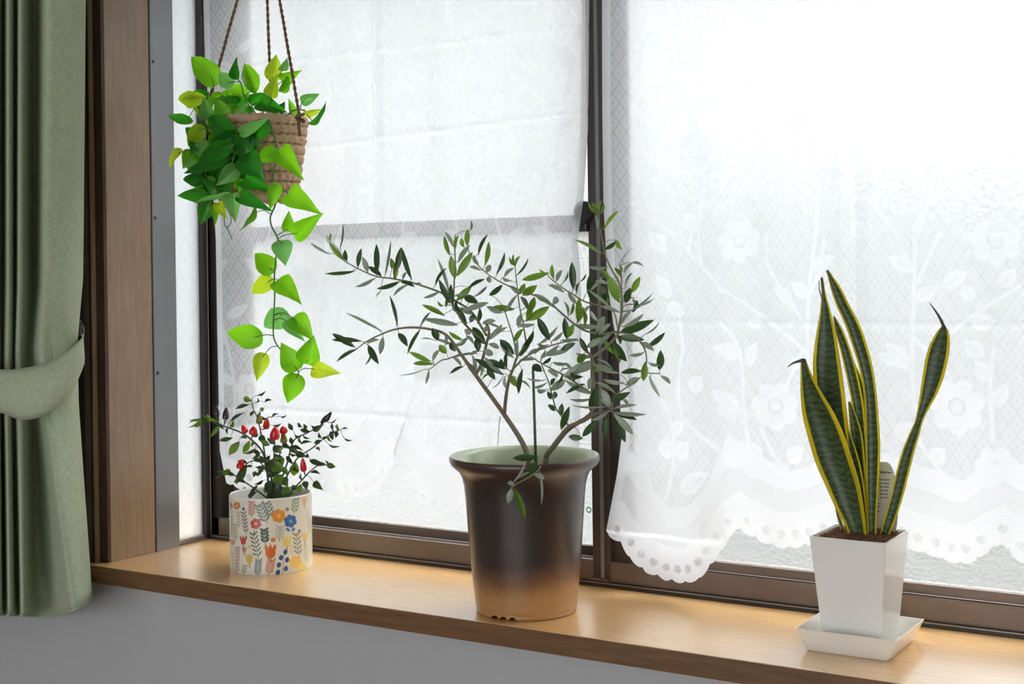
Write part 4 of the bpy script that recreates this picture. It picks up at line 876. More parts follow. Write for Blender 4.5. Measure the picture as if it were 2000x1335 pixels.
OL = [(A_, .1498, [(300, 770, 45, 615, 22, 's'), (275, 620, 250, 515, 20, 'g'), (315, 625, 318, 500, 22, 'g'), (495, 870, 275, 610, 62, 'g'), (430, 735, 478, 375, 26, 'd'), (525, 870, 500, 715, 60, 'd'), (665, 945, 715, 695, 65, 'd'), (790, 1020, 715, 810, 72, 's'), (910, 1040, 905, 640, 80, 'd'), (975, 1070, 800, 940, 72, 'd'), (1000, 1070, 1080, 600, 14, 'd'), (1110, 970, 1090, 825, 66, 'g'), (1140, 1110, 1150, 870, 72, 'g'), (1160, 1000, 1225, 680, 88, 'd'), (1360, 1110, 1230, 690, 66, 'd'), (630, 985, 235, 1020, 50, 'd'), (900, 1090, 640, 1210, 50, 's'), (1210, 1140, 900, 1240, 62, 'd'), (1240, 1110, 1290, 1000, 42, 's'), (1400, 1190, 1210, 1120, 56, 'd'), (1330, 1160, 1120, 1315, 42, 's'), (960, 1250, 890, 1340, 16, 'd'), (1660, 1190, 1810, 950, 42, 'd'), (1730, 1250, 1510, 1335, 30, 's'), (1420, 1170, 1500, 1140, 30, 's')]),
 (cr(820, 420), .1648, [(345, 940, 200, 515, 42, 's'), (360, 1050, 225, 760, 72, 'd'), (415, 760, 365, 480, 92, 'g'), (435, 725, 625, 435, 92, 'g'), (365, 480, 295, 245, 56, 'g'), (400, 390, 285, 195, 50, 's'), (420, 400, 455, 230, 42, 'g'), (525, 380, 495, 270, 56, 'g'), (560, 370, 565, 160, 66, 'g'), (450, 560, 590, 350, 60, 's'), (595, 200, 608, 60, 18, 'd'), (685, 480, 800, 225, 42, 'd'), (775, 600, 820, 310, 62, 'g'), (695, 590, 630, 470, 50, 's'), (720, 660, 580, 620, 35, 's'), (790, 680, 835, 585, 72, 's'), (820, 720, 825, 805, 62, 's'), (915, 710, 1015, 450, 46, 'd'), (995, 725, 1110, 610, 46, 's'), (1120, 600, 1045, 490, 35, 'g'), (1120, 600, 1100, 460, 30, 'g'), (1130, 600, 1185, 480, 35, 'g'), (1150, 725, 1300, 510, 30, 'd'), (1100, 790, 980, 750, 40, 's'), (820, 960, 980, 830, 66, 'd'), (440, 1010, 620, 840, 82, 'g'), (560, 860, 765, 750, 46, 'd'), (520, 960, 690, 1040, 95, 'd'), (640, 960, 790, 830, 20, 'd'), (385, 1080, 360, 810, 62, 'd'), (300, 1200, 25, 1065, 62, 'g'), (275, 1080, 205, 1010, 30, 'g'), (300, 1090, 305, 980, 40, 'g'), (450, 1300, 25, 1225, 78, 's'), (500, 1140, 820, 1030, 72, 's'), (1120, 1115, 860, 1085, 78, 'g'), (980, 1160, 790, 1080, 72, 's'), (740, 1280, 900, 1240, 62, 's'), (690, 1290, 720, 1100, 56, 'd'), (560, 1290, 420, 1060, 72, 'd'), (600, 1270, 640, 1170, 72, 'd'), (1290, 1110, 1200, 960, 56, 'd'), (1265, 1270, 1340, 1000, 72, 'g')]),
 (cr(980, 460), .1648, [(560, 440, 235, 525, 82, 'g'), (250, 700, 425, 580, 96, 'g'), (210, 690, 275, 560, 72, 'g'), (620, 510, 605, 335, 52, 'g'), (640, 540, 710, 400, 56, 's'), (500, 435, 440, 405, 30, 'g'), (310, 1000, 570, 830, 102, 'g'), (330, 910, 390, 725, 82, 'g'), (610, 815, 660, 720, 78, 's'), (310, 860, 235, 710, 56, 'd'), (575, 1240, 430, 970, 98, 'd'), (745, 670, 550, 580, 56, 's'), (850, 640, 830, 310, 86, 'd'), (710, 580, 790, 430, 14, 'd'), (880, 690, 905, 560, 30, 'd'), (905, 570, 1005, 465, 18, 'd'), (900, 1030, 915, 740, 82, 'g'), (985, 1070, 970, 870, 52, 'g'), (890, 1030, 965, 830, 60, 'g'), (790, 940, 740, 770, 36, 'g'), (800, 940, 840, 790, 40, 'g'), (770, 1230, 740, 970, 82, 'd'), (780, 1210, 850, 1050, 82, 'g'), (1060, 770, 1040, 470, 82, 'd'), (1250, 840, 1180, 600, 92, 'g'), (1030, 650, 1195, 465, 22, 's'), (1330, 910, 1010, 645, 28, 's'), (1260, 580, 1100, 550, 42, 's'), (1150, 1010, 1060, 880, 42, 's'), (1120, 1130, 1220, 950, 82, 's'), (1190, 205, 855, 30, 44, 'g'), (1255, 370, 1020, 355, 44, 's'), (400, 1060, 170, 1060, 52, 's'), (440, 1290, 670, 1075, 46, 's'), (590, 1240, 720, 1130, 42, 's'), (270, 1330, 380, 1130, 62, 'd')]),
 (cr(1120, 380), .1648, [(280, 240, 160, 95, 36, 'g'), (290, 200, 200, 90, 35, 'g'), (285, 180, 245, 85, 30, 'g'), (290, 190, 280, 75, 26, 'g'), (300, 180, 325, 65, 30, 'g'), (310, 230, 350, 100, 40, 'g'), (295, 410, 265, 240, 44, 's'), (350, 410, 525, 180, 46, 'g'), (375, 640, 500, 540, 56, 'd'), (505, 535, 570, 645, 56, 'g'), (540, 1280, 420, 960, 122, 'g'), (425, 1030, 325, 890, 62, 'g'), (405, 1300, 330, 1090, 112, 'd'), (560, 970, 480, 870, 50, 'g'), (570, 920, 550, 820, 36, 'g'), (590, 920, 690, 800, 45, 's'), (690, 805, 840, 845, 30, 's'), (690, 1160, 790, 965, 78, 'g'), (610, 1290, 670, 1110, 92, 'd'), (600, 1120, 690, 920, 12, 'd'), (560, 800, 705, 615, 14, 's'), (600, 1250, 760, 1210, 25, 's'), (740, 1310, 710, 1230, 46, 'd'), (740, 1320, 970, 1240, 30, 's'), (640, 1400, 950, 1170, 30, 's')]),
 (cr(1120, 560), .1648, [(530, 555, 945, 400, 112, 'd'), (510, 590, 840, 625, 86, 'd'), (440, 640, 640, 890, 112, 'd'), (590, 480, 840, 320, 56, 's'), (540, 460, 720, 230, 42, 's'), (690, 300, 750, 150, 52, 'd'), (270, 530, 370, 340, 82, 's'), (370, 640, 490, 790, 84, 'g'), (150, 720, 330, 600, 84, 's'), (880, 720, 1085, 550, 66, 'd'), (1020, 990, 1035, 750, 96, 'd'), (835, 770, 660, 800, 42, 's'), (800, 990, 550, 1010, 66, 'd'), (850, 890, 830, 1120, 88, 'g'), (780, 1075, 620, 1160, 82, 's'), (905, 1045, 1040, 1305, 36, 's'), (1040, 1050, 1160, 1145, 52, 's'), (615, 1150, 350, 1105, 52, 's'), (550, 1030, 230, 910, 52, 's'), (480, 980, 280, 850, 26, 's'), (520, 1260, 270, 1120, 46, 's'), (470, 1320, 670, 1250, 72, 'd'), (0, 1010, 240, 890, 112, 's'), (50, 890, 160, 800, 84, 'g'), (890, 890, 1030, 920, 42, 's'), (820, 590, 1030, 430, 20, 'd'), (300, 560, 440, 420, 60, 's'), (440, 560, 300, 700, 60, 's'), (520, 560, 560, 680, 50, 'd'), (480, 700, 560, 900, 60, 'g')]),
 (cr(640, 560), .1648, [(325, 715, 50, 550, 76, 'd'), (400, 640, 45, 625, 62, 'd'), (345, 735, 95, 885, 46, 'd'), (650, 540, 210, 315, 24, 's'), (820, 470, 725, 100, 42, 'd'), (835, 540, 945, 700, 82, 'd'), (1090, 500, 930, 800, 46, 'd'), (1245, 490, 1315, 640, 86, 'd'), (655, 590, 620, 800, 66, 's'), (475, 685, 600, 910, 82, 'd'), (520, 770, 445, 930, 20, 'd'), (470, 660, 620, 610, 42, 's'), (1230, 880, 970, 765, 62, 'o'), (1250, 910, 1000, 900, 58, 'o'), (1240, 870, 1320, 730, 52, 's'), (1410, 790, 1320, 690, 88, 'o'), (1400, 700, 1400, 550, 36, 's'), (1190, 970, 850, 1060, 18, 's'), (1190, 980, 1150, 1150, 20, 's'), (1310, 640, 1110, 600, 16, 's'), (1100, 480, 1225, 300, 12, 'd')]),
 (cr(820, 580), .1648, [(780, 560, 620, 350, 112, 'd'), (680, 470, 695, 645, 86, 'd'), (350, 540, 420, 640, 72, 'd'), (500, 510, 335, 415, 52, 'g'), (600, 440, 530, 380, 72, 's'), (640, 890, 575, 780, 72, 's'), (520, 825, 360, 915, 42, 'd'), (990, 920, 645, 725, 82, 'd'), (980, 920, 755, 710, 62, 's'), (890, 970, 790, 840, 72, 'd'), (1010, 860, 820, 740, 72, 'd'), (1005, 850, 950, 730, 62, 'd'), (1120, 680, 950, 505, 92, 'd'), (1110, 720, 950, 550, 72, 's'), (1120, 530, 1235, 370, 62, 'g'), (1190, 700, 1340, 440, 72, 'd'), (1150, 730, 1150, 500, 52, 's'), (1020, 860, 1020, 640, 46, 'd'), (1075, 930, 1150, 1060, 82, 'o'), (1215, 850, 1165, 1150, 62, 'd'), (1000, 930, 865, 1090, 14, 's'), (820, 910, 730, 980, 26, 'o'), (760, 620, 870, 690, 82, 's'), (950, 600, 820, 550, 62, 's'), (470, 580, 600, 480, 40, 's'), (540, 460, 640, 560, 45, 's'), (420, 560, 560, 520, 40, 's'), (700, 640, 600, 700, 40, 's'), (900, 440, 1040, 340, 40, 's'), (1060, 400, 900, 420, 14, 's'), (640, 200, 480, 120, 60, 's'), (820, 330, 760, 420, 60, 's')]),
 (cr(980, 620), .1648, [(480, 640, 370, 560, 92, 'd'), (570, 870, 750, 740, 96, 's'), (750, 745, 1060, 910, 66, 's'), (550, 620, 680, 695, 62, 's'), (640, 720, 585, 800, 52, 'd'), (560, 850, 415, 855, 20, 's'), (530, 880, 420, 870, 42, 's'), (580, 970, 535, 880, 56, 'd'), (630, 960, 625, 870, 56, 'd'), (630, 1110, 545, 1035, 62, 'd'), (705, 1165, 710, 1015, 66, 'd'), (700, 1330, 800, 1055, 86, 'd'), (500, 460, 790, 400, 62, 's'), (530, 430, 690, 330, 52, 's'), (690, 390, 870, 300, 72, 'd'), (460, 480, 520, 390, 42, 's'), (730, 700, 1060, 520, 112, 's'), (1060, 560, 1335, 620, 56, 's'), (900, 520, 1000, 430, 84, 'g'), (1090, 570, 1165, 635, 72, 'g'), (870, 750, 830, 640, 62, 'd'), (1030, 845, 1080, 700, 88, 's'), (1000, 790, 770, 900, 52, 'd'), (650, 650, 790, 590, 16, 'd'), (540, 740, 300, 725, 16, 's'), (220, 740, 350, 840, 16, 's'), (1290, 1060, 830, 1055, 26, 's'), (1060, 1130, 1115, 820, 122, 'd'), (1290, 1050, 1180, 840, 92, 's'), (300, 460, 460, 360, 45, 's'), (200, 520, 420, 500, 40, 's'), (380, 420, 560, 300, 36, 's'), (760, 520, 900, 640, 40, 's'), (600, 520, 800, 540, 40, 's'), (480, 540, 580, 460, 44, 'd'), (700, 260, 900, 240, 44, 's'), (420, 300, 560, 340, 36, 's')]),
 (cr(1040, 720, .1798), .1798, [(860, 460, 1235, 485, 48, 's'), (880, 440, 1140, 400, 26, 's'), (880, 480, 1135, 550, 62, 'd'), (890, 490, 1100, 715, 82, 's'), (880, 500, 1010, 790, 104, 'd'), (860, 350, 1060, 260, 78, 'd'), (700, 550, 540, 740, 78, 'd'), (545, 755, 385, 735, 72, 'd'), (800, 520, 780, 740, 72, 'd'), (980, 340, 1040, 390, 42, 's'), (840, 450, 640, 560, 40, 's'), (840, 440, 720, 330, 40, 's')]),
 (cr(820, 840, .2996), .2996, [(780, 175, 610, 180, 46, 'd'), (710, 300, 770, 190, 40, 'd'), (610, 340, 700, 190, 14, 's'), (620, 352, 573, 342, 32, 's'), (600, 375, 575, 477, 46, 's'), (615, 380, 685, 572, 50, 'g'), (745, 285, 818, 312, 36, 's'), (835, 185, 880, 400, 14, 's'), (780, 240, 795, 490, 12, 's'), (620, 330, 720, 275, 12, 's')])]
for conv, k, lst in OL:
    for a, b, c, d, w_, ty in lst:
        op.leaf(a, b, c, d, w_, {'d': 'ol_d', 'g': 'ol_g', 's': 'ol_d', 'o': 'ol_g'}[ty], 0.0075, flip=(ty == 's'), conv=conv, scale=k, jy=0.006, lean=0.35, petiole=T_, pr=0.00045, ymax=1.566)

for k in range(27):
    q = random.choice([z for z in op.samples if 860 < z[0][0] < 1260 and 480 < z[0][1] < 780]); t_ = random.uniform(0, 6.28); L_ = random.uniform(28, 52)
    op.leaf(q[0][0], q[0][1], q[0][0]+L_*math.cos(t_), q[0][1]+L_*math.sin(t_)*0.8, random.uniform(4, 11), 'ol_d', 0.0075, flip=random.random() < 0.6, jy=0.004, lean=0.6, ymax=1.566)

# ------------------------------------------------------------------ ornamental pepper in the floral pot
random.seed(21)
cb = Vector((-1.354, 1.502, 0)); sc_ = mpp(cb); RC = 79.5*sc_; HC = 0.42-(964-(CYP+470*math.tan(RHO)))*sc_
cp = thing('potted_pepper', cb, 'ornamental pepper plant with red and purple fruit in a floral pot', 'potted plant')
NA, NZ = 620, 170
ang0 = math.atan2(CAM.y-cb.y, CAM.x-cb.x)
A = np.linspace(-math.pi, math.pi, NA, endpoint=False); Hh = np.linspace(0, 1, NZ)
AA, HH = np.meshgrid(A, Hh)
prof_r = RC*(1-0.012*np.exp(-HH/0.012))
Xp = cb.x+prof_r*np.cos(AA+ang0); Yp = cb.y+prof_r*np.sin(AA+ang0); Zp = HH*HC
# angle seen from the camera: positive to the right
af = np.where(np.abs(AA) > math.pi/2, np.sign(AA)*math.pi-AA, AA)
cxp = 632+265*np.sin(af); rim = 748+42*np.cos(af); botm = 1222+56*np.cos(af); cyp = botm+(rim-botm)*HH
colr = np.ones((NZ, NA, 3))*np.array(srgb(228, 222, 206)[:3])
def paint(mask, c): 
    cc = np.array(srgb(*c)[:3]); colr[:] = colr*(1-mask[..., None])+cc*mask[..., None]
def el(cx_, cy_, rx, ry, rot, c, hard=1.6):
    co_, si_ = math.cos(rot), math.sin(rot); sq = np.maximum(0.25, np.cos(af))
    dx = (cxp-cx_)/max(0.25, math.sqrt(max(0.02, 1-min(0.97, ((cx_-632)/265)**2)))); dy = cyp-cy_
    u_ = (dx*co_+dy*si_)/rx; v_ = (-dx*si_+dy*co_)/ry; d = np.sqrt(u_*u_+v_*v_)
    paint(np.clip((1-d)*min(rx, ry)/hard+0.5, 0, 1), c)
def line(x0, y0, x1, y1, w_, c):
    L2 = (x1-x0)**2+(y1-y0)**2+1e-6; t_ = np.clip(((cxp-x0)*(x1-x0)+(cyp-y0)*(y1-y0))/L2, 0, 1)
    paint(np.clip((w_-np.hypot(cxp-x0-t_*(x1-x0), cyp-y0-t_*(y1-y0)))/1.5+0.5, 0, 1), c)
def sprig(x0, y0, x1, y1, n, ln, c, wd=0.3):
    line(x0, y0, x1, y1, 2.2, c); th = math.atan2(y1-y0, x1-x0)
    for i in range(n):
        f = (i+0.6)/n; px_, py_ = x0+(x1-x0)*f, y0+(y1-y0)*f
        for sg in (-1, 1):
            a_ = th+sg*0.75; el(px_+math.cos(a_)*ln*0.62, py_+math.sin(a_)*ln*0.62, ln*0.5, ln*wd*0.5, a_, c)
    el(x1, y1, ln*0.4, ln*wd*0.45, th, c)
def bloom(x, y, r, c, cen=(235, 200, 120)):
    for k in range(6): el(x+math.cos(k*1.047+0.3)*r*0.55, y+math.sin(k*1.047+0.3)*r*0.55, r*0.45, r*0.45, 0, c)
    el(x, y, r*0.25, r*0.25, 0, cen)
def tulip(x, y, r, c):
    el(x, y+r*0.1, r*0.72, r*0.8, 0, c)
    for q in (-0.5, 0, 0.5): el(x+q*r*1.1, y-r*0.55, r*0.24, r*0.6, q*0.5, c)
    line(x, y+r*0.8, x, y+r*1.7, 2.2, (120, 120, 80))
sprig(385, 1010, 385, 880, 5, 20, (160, 156, 140)); sprig(430, 960, 430, 860, 5, 20, (165, 150, 130))
sprig(512, 895, 515, 800, 5, 30, (190, 110, 112)); sprig(610, 940, 565, 825, 5, 46, (116, 136, 124)); sprig(640, 900, 610, 810, 4, 36, (110, 130, 118)); sprig(478, 1000, 462, 865, 6, 26, (98, 72, 80))
sprig(408, 1040, 404, 940, 5, 26, (110, 146, 108)); bloom(538, 937, 36, (188, 78, 70)); line(530, 968, 528, 1000, 2, (120, 90, 70)); bloom(682, 893, 46, (218, 148, 58), (235, 180, 100)); bloom(755, 930, 44, (66, 110, 168), (90, 180, 180))
el(738, 985, 16, 10, 0.6, (84, 128, 170)); el(772, 985, 16, 10, -0.6, (84, 128, 170)); el(735, 852, 13, 13, 0, (176, 128, 136)); el(462, 838, 11, 11, 0, (84, 100, 140)); el(810, 998, 11, 11, 0, (90, 130, 170)); bloom(645, 1047, 17, (214, 128, 84), (214, 128, 84))
sprig(778, 885, 792, 790, 4, 34, (98, 150, 112)); sprig(596, 1075, 590, 985, 4, 34, (52, 76, 60), 0.5); sprig(552, 1165, 524, 1005, 6, 36, (92, 108, 84)); sprig(806, 1165, 790, 1020, 5, 36, (124, 134, 92)); sprig(682, 1060, 690, 970, 4, 36, (130, 140, 120), 0.15)
tulip(458, 1045, 30, (196, 78, 74)); tulip(463, 1105, 20, (206, 128, 124)); sprig(612, 1275, 630, 1185, 5, 36, (190, 120, 96)); tulip(627, 1128, 44, (206, 102, 36))
line(700, 1275, 710, 1140, 2.4, (120, 140, 110))
for x, y in ((720, 1130), (692, 1165), (730, 1182), (678, 1212), (722, 1238), (672, 1260)): el(x, y, 14, 18, 0.3, (66, 92, 138))
sprig(543, 1275, 552, 1180, 8, 30, (122, 140, 140)); tulip(495, 1165, 32, (216, 184, 96)); tulip(730, 1068, 36, (228, 204, 120)); bloom(785, 1200, 46, (236, 194, 100)); bloom(826, 1235, 32, (236, 210, 110)); tulip(845, 800, 26, (232, 168, 132)); tulip(846, 1040, 32, (236, 196, 130))
sprig(875, 1000, 875, 880, 5, 24, (176, 190, 172)); sprig(412, 1255, 420, 1090, 8, 26, (142, 88, 96)); bloom(375, 815, 24, (190, 90, 76)); bloom(420, 815, 27, (196, 136, 84)); sprig(455, 1265, 465, 1210, 3, 24, (120, 140, 100)); sprig(857, 1205, 850, 1100, 5, 26, (190, 194, 156)); sprig(765, 1150, 760, 1090, 4, 20, (222, 196, 160)); bloom(385, 1050, 22, (196, 110, 100)); sprig(388, 1240, 386, 1120, 5, 20, (190, 176, 120)); bloom(500, 1085, 12, (226, 190, 120))
Vp = np.stack([Xp, Yp, Zp], -1).reshape(-1, 3)
me = mesh('pot', Vp.tolist(), grid_faces(NA, NZ, True), M['print'], True)
ca = me.color_attributes.new('print', 'FLOAT_COLOR', 'POINT')
ca.data.foreach_set('color', np.concatenate([colr.reshape(-1, 3), np.ones((NA*NZ, 1))], 1).astype(np.float32).ravel())
pt = link('pot', me, cp)
Vi, Fi = lathe([(RC, HC), (RC*0.998, HC+0.0015), (RC*0.985, HC+0.0025), (RC*0.955, HC+0.0018), (RC*0.945, HC), (RC*0.93, 0.02), (0.001, 0.02)], cb, 96)
link('pot_rim', mesh('pot_rim', Vi, Fi, M['ceramic_in'], True), pt)
Vi, Fi = lathe([(0.001, 0.0004), (RC*0.985, 0.0004)], cb, 64); link('pot_base', mesh('pot_base', Vi, Fi, M['ceramic_in']), pt)
soil_disc(cb, RC*0.935, HC-0.016, 0.004, 'soil', cp, M['soil'], 14)
c3 = lambda x, y: (340+x*0.2996, 740+y*0.2996)
pp = Plant(cp, c3); CS = M['ch_stem']; PY = 1.502
pp.stem([(640, 800, PY), (618, 700, PY), (606, 600, PY), (580, 480, PY-.01), (510, 400, PY-.02), (440, 350, PY-.02), (350, 315, PY-.02), (280, 290, PY-.02), (200, 262, PY-.02), (150, 262, PY-.02)], 0, 0, 0.0019, 0.0006, CS, 'branch')
pp.stem([(640, 800, PY), (635, 640, PY-.01), (650, 520, PY-.02), (655, 400, PY-.02)], 0, 0, 0.0019, 0.0007, CS, 'branch')
pp.stem([(610, 620, PY+.01), (580, 420, PY+.02), (545, 260, PY+.02), (515, 190, PY+.02), (505, 125, PY+.02)], 0, 0, 0.0013, 0.0005, CS, 'branch')
pp.stem([(645, 780, PY+.01), (700, 650, PY+.01), (740, 540, PY+.02), (780, 400, PY+.02), (870, 350, PY+.02), (940, 310, PY+.02), (985, 270, PY+.02)], 0, 0, 0.0015, 0.0006, CS, 'branch')
pp.stem([(650, 760, PY-.01), (720, 660, PY-.01), (800, 520, PY-.01), (900, 450, PY-.01), (960, 400, PY-.01), (1030, 350, PY-.01), (1100, 325, PY-.01)], 0, 0, 0.0014, 0.0005, CS, 'branch')
pp.stem([(700, 800, PY-.01), (830, 660, PY-.02), (900, 590, PY-.02), (960, 555, PY-.02), (1040, 568, PY-.02)], 0, 0, 0.0012, 0.0005, CS, 'branch')
pp.stem([(640, 800, PY-.01), (520, 710, PY-.03), (430, 650, PY-.04), (370, 612, PY-.04), (300, 600, PY-.04)], 0, 0, 0.0012, 0.0005, CS, 'branch')
pp.stem([(625, 640, PY-.01), (560, 540, PY-.02), (490, 540, PY-.03), (440, 590, PY-.03)], 0, 0, 0.0011, 0.0006, CS, 'branch')
pp.stem([(690, 560, PY), (690, 480, PY), (712, 420, PY)], 0, 0, 0.0010, 0.0007, CS, 'branch')
CH = [(200, 255, 90, 270, 22, 'g'), (190, 265, 85, 325, 22, 'g'), (180, 270, 130, 320, 26, 'g'), (260, 270, 170, 235, 26, 'g'), (290, 280, 190, 240, 28, 'g'), (300, 300, 232, 385, 36, 'g'), (375, 385, 283, 402, 36, 'd'), (420, 413, 350, 502, 62, 'g'), (490, 408, 445, 495, 48, 'g'), (365, 275, 462, 213, 26, 'd'), (480, 165, 388, 196, 30, 'd'), (505, 142, 448, 118, 46, 'g'), (540, 110, 602, 80, 20, 'd'), (545, 155, 545, 118, 16, 'd'), (588, 150, 642, 134, 22, 'd'), (562, 205, 588, 186, 36, 'g'), (630, 252, 678, 218, 18, 'd'), (680, 246, 736, 240, 14, 'd'), (560, 365, 600, 432, 52, 'd'), (620, 430, 560, 398, 46, 'g'), (640, 302, 702, 290, 20, 'd'), (772, 332, 742, 284, 36, 'd'), (832, 312, 803, 280, 26, 'd'), (860, 332, 845, 288, 30, 'd'), (900, 340, 975, 295, 46, 'd'), (1000, 290, 1062, 264, 12, 'd'), (1020, 340, 1036, 402, 36, 'd'), (1045, 352, 1012, 345, 20, 'd'), (1090, 326, 1136, 322, 14, 'd'), (1095, 378, 1162, 406, 16, 'd'), (1000, 425, 1082, 442, 18, 'd'), (820, 418, 897, 404, 26, 'd'), (920, 448, 952, 467, 24, 'd'), (880, 528, 992, 562, 42, 'd'), (985, 558, 1058, 573, 14, 'd'), (905, 668, 970, 722, 58, 'd'), (848, 660, 866, 722, 52, 'd'), (790, 548, 778, 642, 76, 'g'), (680, 495, 702, 585, 76, 'g'), (640, 560, 722, 602, 90, 'g'), (660, 620, 702, 692, 84, 'g'), (700, 640, 742, 702, 74, 'g'), (720, 700, 742, 772, 64, 'g'), (830, 688, 798, 742, 54, 'g'), (652, 660, 650, 882, 122, 'd'), (640, 660, 598, 742, 72, 'd'), (612, 690, 588, 752, 42, 'g'), (480, 772, 545, 728, 36, 'd'), (545, 690, 480, 782, 30, 'd'), (472, 555, 400, 692, 62, 'd'), (532, 455, 448, 492, 26, 'd'), (520, 460, 562, 502, 36, 'd'), (532, 600, 518, 642, 30, 'd'), (380, 610, 268, 604, 18, 'g'), (340, 605, 253, 662, 16, 'd'), (510, 568, 448, 582, 16, 'd'), (540, 510, 612, 546, 52, 'd'), (560, 480, 500, 532, 26, 'd'), (590, 560, 538, 642, 32, 'd'), (600, 622, 702, 600, 62, 'd'), (740, 440, 832, 492, 42, 'd'), (760, 432, 842, 462, 30, 'd'), (850, 500, 778, 480, 52, 'd'), (700, 420, 762, 452, 42, 'd'), (620, 500, 588, 562, 42, 'd'), (640, 440, 702, 482, 52, 'd'), (650, 520, 598, 602, 62, 'd'), (872, 512, 862, 485, 32, 'd'), (740, 622, 698, 562, 42, 'g'), (550, 360, 500, 372, 24, 'd'), (780, 360, 830, 380, 20, 'd'), (700, 770, 790, 740, 40, 'd'), (560, 620, 510, 600, 24, 'd'), (960, 385, 940, 345, 24, 'd'), (930, 320, 890, 300, 24, 'd'), (600, 260, 560, 235, 24, 'd'), (520, 210, 490, 250, 24, 'd'), (690, 540, 650, 480, 50, 'd'), (580, 660, 520, 690, 24, 'd'), (470, 380, 420, 380, 20, 'd'), (730, 500, 780, 560, 36, 'd'), (760, 700, 830, 720, 40, 'd'), (610, 570, 660, 640, 60, 'd'), (690, 680, 640, 740, 60, 'd'), (720, 410, 700, 330, 30, 'd'), (660, 420, 600, 380, 36, 'd'), (960, 400, 1010, 380, 20, 'd'), (300, 285, 330, 330, 18, 'd'), (230, 262, 210, 225, 18, 'g')]
for a, b, c, d, w_, k in CH:
    pp.leaf(a, b, c, d, w_, 'ch_'+k, 0.0065, scale=0.26, jy=0.008, lean=0.4, petiole=CS, pr=0.0004)
for k in range(46):
    q = random.choice([z for z in pp.samples if z[0][1] > 800]); t_ = random.uniform(0, 6.28); L_ = random.uniform(14, 26)
    X_, Y_ = (q[0][0]-340)/0.2996, (q[0][1]-740)/0.2996
    if Y_ > 740: continue
    pp.leaf(X_, Y_, X_+L_*math.cos(t_)/0.2996, Y_+L_*math.sin(t_)*0.7/0.2996, random.uniform(16, 40), 'ch_'+random.choice('ddg'), 0.0065, scale=0.24, jy=0.006, lean=0.5)
PEP = [(468, 348, 446, 298, 44, 'red'), (515, 362, 520, 306, 56, 'red'), (600, 322, 606, 252, 44, 'red'), (655, 392, 660, 310, 66, 'red'), (716, 350, 710, 306, 54, 'red'), (428, 585, 442, 522, 52, 'red'), (846, 602, 838, 512, 42, 'red'), (556, 292, 555, 228, 44, 'green'), (715, 418, 716, 352, 46, 'green'), (280, 242, 274, 170, 36, 'purple'), (335, 264, 340, 182, 42, 'purple'), (985, 274, 1026, 212, 36, 'purple'), (962, 290, 990, 235, 26, 'purple'), (1030, 320, 1028, 288, 20, 'purple'), (1062, 322, 1062, 292, 18, 'green')]
PM = {}
for a, b, c, d, w_, k in PEP:
    nn = pp.near(c3(a, b)); y = nn[1].y-0.008; pb = at(*c3(a, b), y); tp_ = at(*c3(c, d), y+random.uniform(-0.004, 0.004)); L = (tp_-pb).length; R_ = w_*0.2996*mpp(pb)/2
    if k not in PM:
        Vq, Fq = lathe([(0.02, 0), (0.75, 0.03), (1.0, 0.16), (0.98, 0.35), (0.82, 0.6), (0.5, 0.84), (0.22, 0.96), (0.01, 1.0)], (0, 0, 0), 14); PM[k] = mesh('pepper', Vq, Fq, M['pep_'+k], True)
    o = link('pepper_fruit', PM[k], nn[2]); ax = (tp_-pb).normalized(); e1 = ax.orthogonal().normalized(); e2 = ax.cross(e1)
    o.matrix_basis = Matrix.Translation(pb) @ Matrix((e1*R_, e2*R_, ax*L)).transposed().to_4x4()
    Vq, Fq = tube_data(catmull([nn[1], (nn[1]+pb)/2+Vector((0, 0, -0.002)), pb+ax*0.002], 3), 0.0006, 0.0012, 6); link('fruit_stalk', mesh('fruit_stalk', Vq, Fq, CS, True), nn[2])

# ------------------------------------------------------------------ snake plant, square pot, saucer, tag
random.seed(31)
sx, sy = -0.4895, 1.503
def tapered(levels, m, name, parent, bev=0.0022, close_top=False, cx=sx, cy=sy):
    # levels: (half_x, half_y, z) rounded squares from the outside bottom round to the inside bottom
    V = []; n = 0; k = 5
    for hx, hy, z in levels:
        ring = []
        for qx, qy in ((1, 1), (-1, 1), (-1, -1), (1, -1)):
            a0 = math.atan2(qy, qx)-math.pi/4
            for i in range(k):
                a = a0+math.pi/2*i/(k-1); r = min(bev, hx*0.5)
                ring.append((cx+qx*(hx-r)+r*math.cos(a), cy+qy*(hy-r)+r*math.sin(a), z))
        V += ring; n = len(ring)
    Fc = grid_faces(n, len(levels), True)+[tuple(reversed(range(n))), tuple((len(levels)-1)*n+i for i in range(n))]
    me = mesh(name, V, Fc, m)
    o = link(name, me, parent); return o
sa = tapered([(0.0435, 0.0475, 0.0), (0.0450, 0.0490, 0.0012), (0.0555, 0.0525, 0.0232), (0.0562, 0.0532, 0.0245), (0.0550, 0.0520, 0.0245), (0.0425, 0.0435, 0.0042), (0.040, 0.042, 0.0036)], M['saucer'], 'saucer', None)
tag(sa, 'white square plastic saucer under the snake plant pot', 'saucer')
sp = thing('potted_snake_plant', (sx, sy, 0.004), 'yellow edged snake plant in a white square tapered pot', 'potted plant')
ZP = 0.1245
tapered([(0.0315, 0.0315, 0.0042), (0.0322, 0.0322, 0.0052), (0.0425, 0.0425, ZP-0.001), (0.0428, 0.0428, ZP), (0.0406, 0.0406, ZP), (0.0402, 0.0402, ZP-0.002), (0.0375, 0.0375, 0.085)], M['white_plastic'], 'pot', sp, 0.0016)
